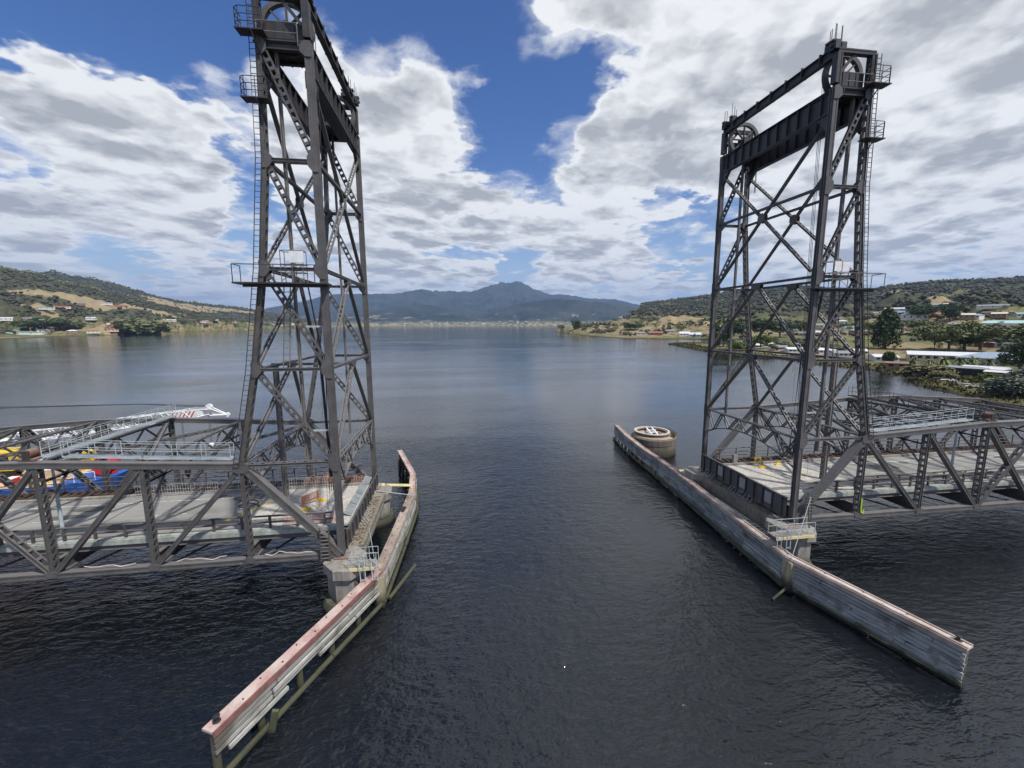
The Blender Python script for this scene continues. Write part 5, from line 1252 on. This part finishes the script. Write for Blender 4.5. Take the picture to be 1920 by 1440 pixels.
band(34, 1500, 1925, 640, 690, (2.0, 3.6), [('bush','light'), ('bush','gum'), ('bush','gum'), ('gum','gum')], 'between the right waterside buildings', 'waterside bushes on the right bank', 'bush', 4)
band(46, 1105, 1345, 603, 621, (5, 10), G2, 'right of the wooded point', 'trees along the low right shore', seed=5)
band(40, 330, 480, 603, 619, (8, 14), [('gum','gum'), ('bush','gum'), ('gum','dark')], 'on the shore left of the left tower', 'trees on the shore left of the tower', seed=16)
band(60, 0, 470, 594, 624, (6, 12), G2, 'among the left shore houses', 'trees among the left shore houses', seed=6)
band(26, 480, 725, 604, 612, (9, 17), [('gum','gum'), ('gum','dark'), ('bush','gum')], 'on the long left point', 'trees on the left point', seed=7)
# massed bush on the hills: one object, each tree a small faceted crown
ico = bpy.data.meshes.new('tmp'); import bmesh
bm = bmesh.new(); bmesh.ops.create_icosphere(bm, subdivisions=1, radius=1); IV = np.array([v.co[:] for v in bm.verts]); IF = np.array([[v.index for v in f.verts] for f in bm.faces]); bm.free(); bpy.data.meshes.remove(ico)
def blobs(name, P, H, Wd, mat, sub=2, seed=5):
    r = np.random.default_rng(seed); n = len(P)*sub
    C = np.repeat(P, sub, 0); h = np.repeat(H, sub); w_ = np.repeat(Wd, sub)
    C = C+np.stack([r.normal(size=n)*w_*.28, r.normal(size=n)*w_*.28, h*(.5+r.uniform(-.12, .3, n))], -1)
    S = np.stack([w_*r.uniform(.3, .55, n), w_*r.uniform(.3, .55, n), h*r.uniform(.24, .42, n)], -1)
    V = C[:, None, :]+IV[None]*S[:, None, :]*(1+r.uniform(-.38, .42, (n, len(IV), 1)))
    F = IF[None]+(np.arange(n)*len(IV))[:, None, None]
    o = npmesh(name, V.reshape(-1, 3), F.reshape(-1, 3), mat); o['kind'] = 'stuff'; return o
def scatter(n, az0, az1, r0, r1, keep, seed):
    r = np.random.default_rng(seed); a = np.radians(r.uniform(az0, az1, n)); q = np.sqrt(r.uniform(r0*r0, r1*r1, n)) if True else 0
    X = CAM[0]+q*np.sin(a); Y = CAM[1]+q*np.cos(a); sd = land(X, Y); Z = ground(X, Y, sd); k = keep(X, Y, Z, sd); return np.stack([X, Y, Z], -1)[k]
def inpatch(X, Y):
    k = np.zeros(X.shape, bool)
    for cx_, cy_, rx_, ry_, a, kd in PATCHES:
        u = (X-cx_)*math.cos(a)+(Y-cy_)*math.sin(a); v = -(X-cx_)*math.sin(a)+(Y-cy_)*math.cos(a); k |= (u/rx_)**2+(v/ry_)**2 < 1.0
    return k
wood = lambda X, Y, Z, sd: (sd > 20) & ((Z > 42+14*wob(X, Y, 300, 2, 4)) | (wob(X, Y, 140, 6, 4) > .28)) & ~(inpatch(X, Y) & (np.random.default_rng(2).uniform(0, 1, X.shape) > .05)) & (Z > 1.5)
P_ = np.concatenate([scatter(22000, 11, 66, 500, 2900, wood, 1), scatter(7000, 11, 66, 300, 1100, wood, 2), scatter(21000, -52, -17, 1000, 4400, wood, 3)])
rs = np.random.default_rng(8); Hh = rs.uniform(5, 11, len(P_))*np.clip(np.hypot(P_[:, 0], P_[:, 1])/1300, .5, 1.)
blobs('hill_forest', P_, Hh, Hh*rs.uniform(.7, 1.25, len(P_)), leafmat('bush_canopy', (.060, .064, .040), (.092, .093, .058), (.13, .12, .078)), 2)
# trees along the skyline
def crest(tab, rc, i, a0, a1, n, hm, nm):
    r = np.random.default_rng(40+i); a = np.sort(r.uniform(a0, a1, n)); rr = rc*(1+.04*np.sin(np.radians(a)*9+i))*r.uniform(.985, 1.01, n)
    X = CAM[0]+rr*np.sin(np.radians(a)); Y = CAM[1]+rr*np.cos(np.radians(a)); return np.stack([X, Y, ground(X, Y)], -1)
PC = np.concatenate([crest(RIDGE, 2600, 3, 18, 62, 1100, 14, ''), crest(LBACK, 4300, 4, -44, -22, 260, 14, ''), crest(LFRONT, 2500, 5, -48, -36, 260, 14, '')])
hc = rs.uniform(6, 15, len(PC))*np.clip(np.hypot(PC[:, 0], PC[:, 1])/3200, .8, 1.3); blobs('skyline_trees', PC, hc, hc*rs.uniform(.5, .9, len(PC)), LEAF['gum'], 3, 9)
# reeds and saltmarsh on the near shore
r = np.random.default_rng(15); n = 60000
X = r.uniform(108, 330, n); Y = r.uniform(20, 470, n); sdv = land(X, Y); k = (sdv > -.4) & (sdv < 16+6*wob(X, Y, 30, 4, 3)); X, Y = X[k], Y[k]; Z = ground(X, Y)-.15; n = len(X)
a = r.uniform(0, 6.28, n); h = r.uniform(.35, 1.05, n); s_ = r.uniform(.12, .4, n)*(1+np.hypot(X, Y)/200)
V = np.stack([np.stack([X-np.cos(a)*s_, Y-np.sin(a)*s_, Z], -1), np.stack([X+np.cos(a)*s_, Y+np.sin(a)*s_, Z], -1), np.stack([X+r.uniform(-.3, .3, n), Y+r.uniform(-.3, .3, n), Z+h+.2], -1)], 1).reshape(-1, 3)
reeds = npmesh('marsh_reeds', V, np.arange(3*n).reshape(-1, 3), leafmat('brown_marsh_reeds', (0.069, 0.060, 0.022), (0.138, 0.119, 0.050), (0.200, 0.175, 0.075))); reeds['kind'] = 'stuff'
# driftwood logs along the marsh
for i, (u, v, l_) in enumerate(((1757,707,6),(1768,711,5),(1778,714,4),(1790,717,3),(1812,722,4),(1832,727,5),(1848,729,3),(1862,733,3),(1880,737,2.5))):
    p, t = march(u, v); rr = random.Random(i); a = -.9+rr.uniform(-.4, .4); e = Vector((math.cos(a), math.sin(a), rr.uniform(-.02, .05)))*l_/2
    m1 = MB(); m1.tube([p-e+ZH*.35, p+ZH*.4, p+e+ZH*.35], [.26, .2, .12], 6); m1.build('driftwood_log', simple('bleached_driftwood', (.62, .6, .54), .8) if i == 0 else bpy.data.materials['bleached_driftwood'], None, 'bleached driftwood log on the right shore, %s from the left' % (ords+['eighth', 'ninth'])[i], 'driftwood', 'driftwood logs along the marsh')
# ------------------------------------------------------------------ houses
RM = {k: simple('roof_'+k, c, .5, var=.12) for k, c in {'white': (.58, .59, .60), 'grey': (.22, .23, .24), 'red': (.36, .10, .06), 'blue-grey': (.24, .31, .38), 'green': (.16, .30, .22), 'brown': (.2, .13, .09), 'cream': (.6, .55, .45), 'teal': (.35, .52, .48), 'dark': (.06, .065, .07)}.items()}
WM = {k: simple('wall_'+k, c, .8, var=.1) for k, c in {'white': (.62, .61, .57), 'cream': (.52, .46, .35), 'brick': (.28, .16, .11), 'dark green': (.05, .10, .08), 'grey': (.36, .36, .35), 'red': (.30, .05, .04), 'timber': (.25, .18, .12)}.items()}
WIN = simple('dark_window_glass', (.03, .035, .045), .15, bump=0)
def house(p, w_, d_, h, rot, wall, roof, lab, nm='house', cat='house', g=None, hip=False, pitch=.42, nwin=3, openf=False):
    T = thing(nm, p, lab, cat, g); T.rotation_euler = (0, 0, rot); OFF[T.name] = Vector((0, 0, 0))
    m1 = MB(); m1.box(-w_/2, w_/2, -d_/2, d_/2, -1.5, h); m1.build('wall', WM[wall], T)
    e = .5; rh = d_/2*pitch; m1 = MB(); hx = w_/2+e; hy = d_/2+e; ix = hx-(hy if hip else 0); ix = max(ix, hx*.2)
    V = [(-hx, -hy, h+.01), (hx, -hy, h+.01), (hx, hy, h+.01), (-hx, hy, h+.01), (-ix, 0, h+rh+.1), (ix, 0, h+rh+.1)]
    m1.raw(V, [(0, 1, 5, 4), (2, 3, 4, 5), (1, 2, 5), (3, 0, 4), (0, 3, 2, 1)]); m1.build('roof', RM[roof], T)
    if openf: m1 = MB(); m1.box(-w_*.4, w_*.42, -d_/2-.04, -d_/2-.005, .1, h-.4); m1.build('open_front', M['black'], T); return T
    for k in range(nwin):
        x = -w_/2+w_*(k+.5)/nwin; ww = min(.8, w_/nwin*.32); m1 = MB(); m1.box(x-ww, x+ww, -d_/2-.05, -d_/2-.004, h*.38, h*.82); m1.build('window', WIN, T)
    return T
def ph(u, v, wpx, dd, h, rot, *a, **k):
    p, t = march(u, v); face = math.atan2(-(CAM.x-p.x), (p.y-CAM.y)) if False else -math.atan2(p.x-CAM.x, p.y-CAM.y)
    return house(p, wpx*t/FPX, dd, h, face+rot, *a, **k)
ph(1765, 676, 66, 13, 2.8, .12, 'cream', 'white', 'long low building with big white roof behind the palms', 'long_shed', 'building', nwin=9, pitch=.22)
ph(1872, 682, 66, 16, 2.6, -.1, 'grey', 'blue-grey', 'wide blue-grey hipped roof building behind the palms', 'building', 'building', hip=True, nwin=6, pitch=.3)
ph(1815, 704, 34, 7, 2.9, -.2, 'dark green', 'grey', 'open-fronted dark green shed near the marsh', 'shed', 'shed', pitch=.12, openf=True)
ph(1846, 706, 36, 7, 3.0, -.35, 'dark green', 'white', 'dark green shed with white roof near the marsh', 'shed', 'shed', nwin=3, pitch=.2)
ph(1884, 711, 30, 5, 2.4, -.2, 'red', 'white', 'red shed with white roof by the right edge', 'shed', 'shed', nwin=3, pitch=.15)
ph(1722, 703, 12, 3, 2.2, 0, 'grey', 'blue-grey', 'small blue-grey hut at the edge of the marsh', 'shed', 'hut', nwin=1, pitch=.2)
ph(1679, 690, 22, 5, 2.2, .1, 'brick', 'brown', 'low brown hut on the lawn by the water', 'shed', 'hut', nwin=2, pitch=.2)
ph(1896, 612, 54, 13, 3.2, .1, 'grey', 'teal', 'house with wide teal roof at the top of the green paddock', hip=True, nwin=5)
ph(1840, 613, 56, 10, 2.6, 0, 'white', 'grey', 'long low grey-roofed house left of the teal roof', nwin=6)
ph(1713, 599, 26, 12, 5.4, .1, 'white', 'blue-grey', 'two-storey pale blue house on the right hillside', hip=True, nwin=4, pitch=.7)
ph(1690, 583, 34, 9, 3.4, 0, 'white', 'white', 'long white building high on the right hillside', nwin=5)
ph(1655, 590, 22, 9, 3., .2, 'cream', 'grey', 'grey-roofed house right of the right tower', nwin=3)
ph(1765, 576, 30, 10, 4., .1, 'white', 'blue-grey', 'pale blue-grey house just under the woods on the right', nwin=4)
ph(1785, 575, 16, 9, 3.5, -.2, 'cream', 'cream', 'cream house just under the woods on the right', nwin=2)
ph(1745, 586, 9, 7, 3.5, .3, 'white', 'white', 'small white house below the two under the woods', nwin=2)
ph(1860, 580, 26, 9, 3., .1, 'white', 'grey', 'white house among the trees high on the right edge', nwin=3)
ph(1865, 651, 34, 3, 2.6, 0, 'red', 'white', 'red and white railway carriage in the green paddock', 'railway_carriage', 'carriage', nwin=4, pitch=.15)
ph(1900, 653, 30, 3, 2.6, 0, 'grey', 'grey', 'grey railway carriage by the right edge', 'railway_carriage', 'carriage', nwin=4, pitch=.15)
ph(1206, 628, 24, 9, 3., .1, 'cream', 'grey', 'grey-roofed waterside house right of the wooded point', nwin=3)
ph(1231, 628, 20, 9, 3., -.1, 'brick', 'red', 'red-roofed waterside house right of the wooded point', nwin=3)
ph(1256, 624, 14, 8, 3., .2, 'grey', 'grey', 'small grey waterside house left of the white ones', nwin=2)
ph(1283, 630, 16, 8, 3.4, .1, 'white', 'white', 'white gabled waterside house, left one of the pair', nwin=3, pitch=.7)
ph(1303, 632, 18, 8, 3.4, -.1, 'white', 'white', 'white gabled waterside house, right one of the pair', nwin=3, pitch=.7)
ph(45, 627, 42, 12, 3.2, .1, 'white', 'green', 'green-roofed house on the left shore', nwin=4, hip=True)
num = ['first', 'second', 'third', 'fourth', 'fifth', 'sixth', 'seventh', 'eighth', 'ninth', 'tenth', 'eleventh', 'twelfth', 'thirteenth', 'fourteenth', 'fifteenth', 'sixteenth', 'seventeenth', 'eighteenth']
# white glasshouse-like sheds seen through the right tower
for i, (u, v, w_) in enumerate(((1385,646,16),(1412,652,22),(1436,650,18),(1462,656,24),(1488,660,26),(1545,662,24),(1575,668,26),(1606,664,22),(1655,676,30))):
    ph(u, v, w_*.85, 9, 2.0, .35, 'white', 'white' if i % 3 else 'grey', ('white' if i % 3 else 'grey')+'-roofed low shed behind the right tower, %s from the left' % num[i], 'low_shed', 'shed', g='white low sheds behind the right tower', nwin=4, pitch=.25)
def row(n, u0, u1, v0, v1, hw, region, g, seed, dd=9):
    r = random.Random(seed); S = []
    for i in range(n): S.append((u0+(u1-u0)*(i+.5)/n+r.uniform(-.3, .3)*(u1-u0)/n, r.uniform(v0, v1)))
    for i, (u, v) in enumerate(S):
        p, t = march(u, v)
        if p.z < .9: p, t = march(u, v-2)
        rf = r.choice(['white', 'grey', 'white', 'red', 'blue-grey', 'cream', 'brown', 'green']); wl = r.choice(['white', 'cream', 'brick', 'white', 'timber'])
        house(p, r.uniform(*hw), dd, r.uniform(2.8, 4.2), -math.atan2(p.x-CAM.x, p.y-CAM.y)+r.uniform(-.5, .5), wl, rf, '%s house with %s roof %s, %s from the left' % (wl, rf, region, num[i]), g=g, hip=r.random() < .4, nwin=3)
row(14, 1640, 1920, 590, 600, (9, 13), 'on the upper right hillside', 'houses on the right hillside', 3)
row(9, 1630, 1920, 618, 630, (8, 12), 'above the right paddocks', 'houses above the right paddocks', 4)
row(8, 1490, 1600, 600, 632, (12, 18), 'seen through the right tower', 'houses seen through the right tower', 5)
row(12, 0, 470, 618, 626, (14, 24), 'low on the left shore', 'houses low on the left shore', 6, 11)
row(14, 0, 460, 602, 614, (14, 22), 'midway up the left bank', 'houses midway up the left bank', 7, 11)
row(5, 75, 240, 570, 582, (22, 36), 'high on the left slope', 'houses high on the left slope', 8, 12)
row(9, 500, 700, 608, 612, (16, 26), 'on the long left point', 'houses on the left point', 9, 12)
row(16, 750, 1010, 606.2, 608.6, (22, 44), 'on the far shore', 'houses on the far shore', 10, 24)
row(14, 760, 1000, 603.5, 606., (20, 40), 'behind the far shore', 'houses behind the far shore', 11, 24)
# ------------------------------------------------------------------ haze
hzb = MB(); hzb.box(-24600, 24600, -3600, 27000, -12, 1700)
hm = bpy.data.materials.new('valley_air'); hm.use_nodes = True; t_ = hm.node_tree
for n in list(t_.nodes): t_.nodes.remove(n)
o_ = t_.nodes.new('ShaderNodeOutputMaterial'); v_ = t_.nodes.new('ShaderNodeVolumePrincipled')
v_.inputs['Color'].default_value = (.42, .62, 1, 1); v_.inputs['Density'].default_value = 4.6e-5; v_.inputs['Anisotropy'].default_value = .1
t_.links.new(v_.outputs[0], o_.inputs['Volume'])
hzb.build('haze', hm, kind='stuff')

# the trees that look alike are told apart by their order along the bank
def ordinal(n):
    one = ['', 'first', 'second', 'third', 'fourth', 'fifth', 'sixth', 'seventh', 'eighth', 'ninth', 'tenth', 'eleventh', 'twelfth', 'thirteenth', 'fourteenth', 'fifteenth', 'sixteenth', 'seventeenth', 'eighteenth', 'nineteenth']
    if n < 20: return one[n]
    t = {2: 'twent', 3: 'thirt', 4: 'fort', 5: 'fift', 6: 'sixt'}[n//10]
    return t+'ieth' if n % 10 == 0 else t+'y-'+one[n % 10]
cls = {}
for o in col.objects:
    if o.get('category') in ('tree', 'bush') and o.get('group'): cls.setdefault(o['label'], []).append(o)
for lb, os_ in cls.items():
    if len(os_) == 1: continue
    os_.sort(key=lambda o: math.atan2(o.location.x-CAM.x, o.location.y-CAM.y))
    for i, o in enumerate(os_): o['label'] = '%s, %s from the left' % (lb, ordinal(i+1))
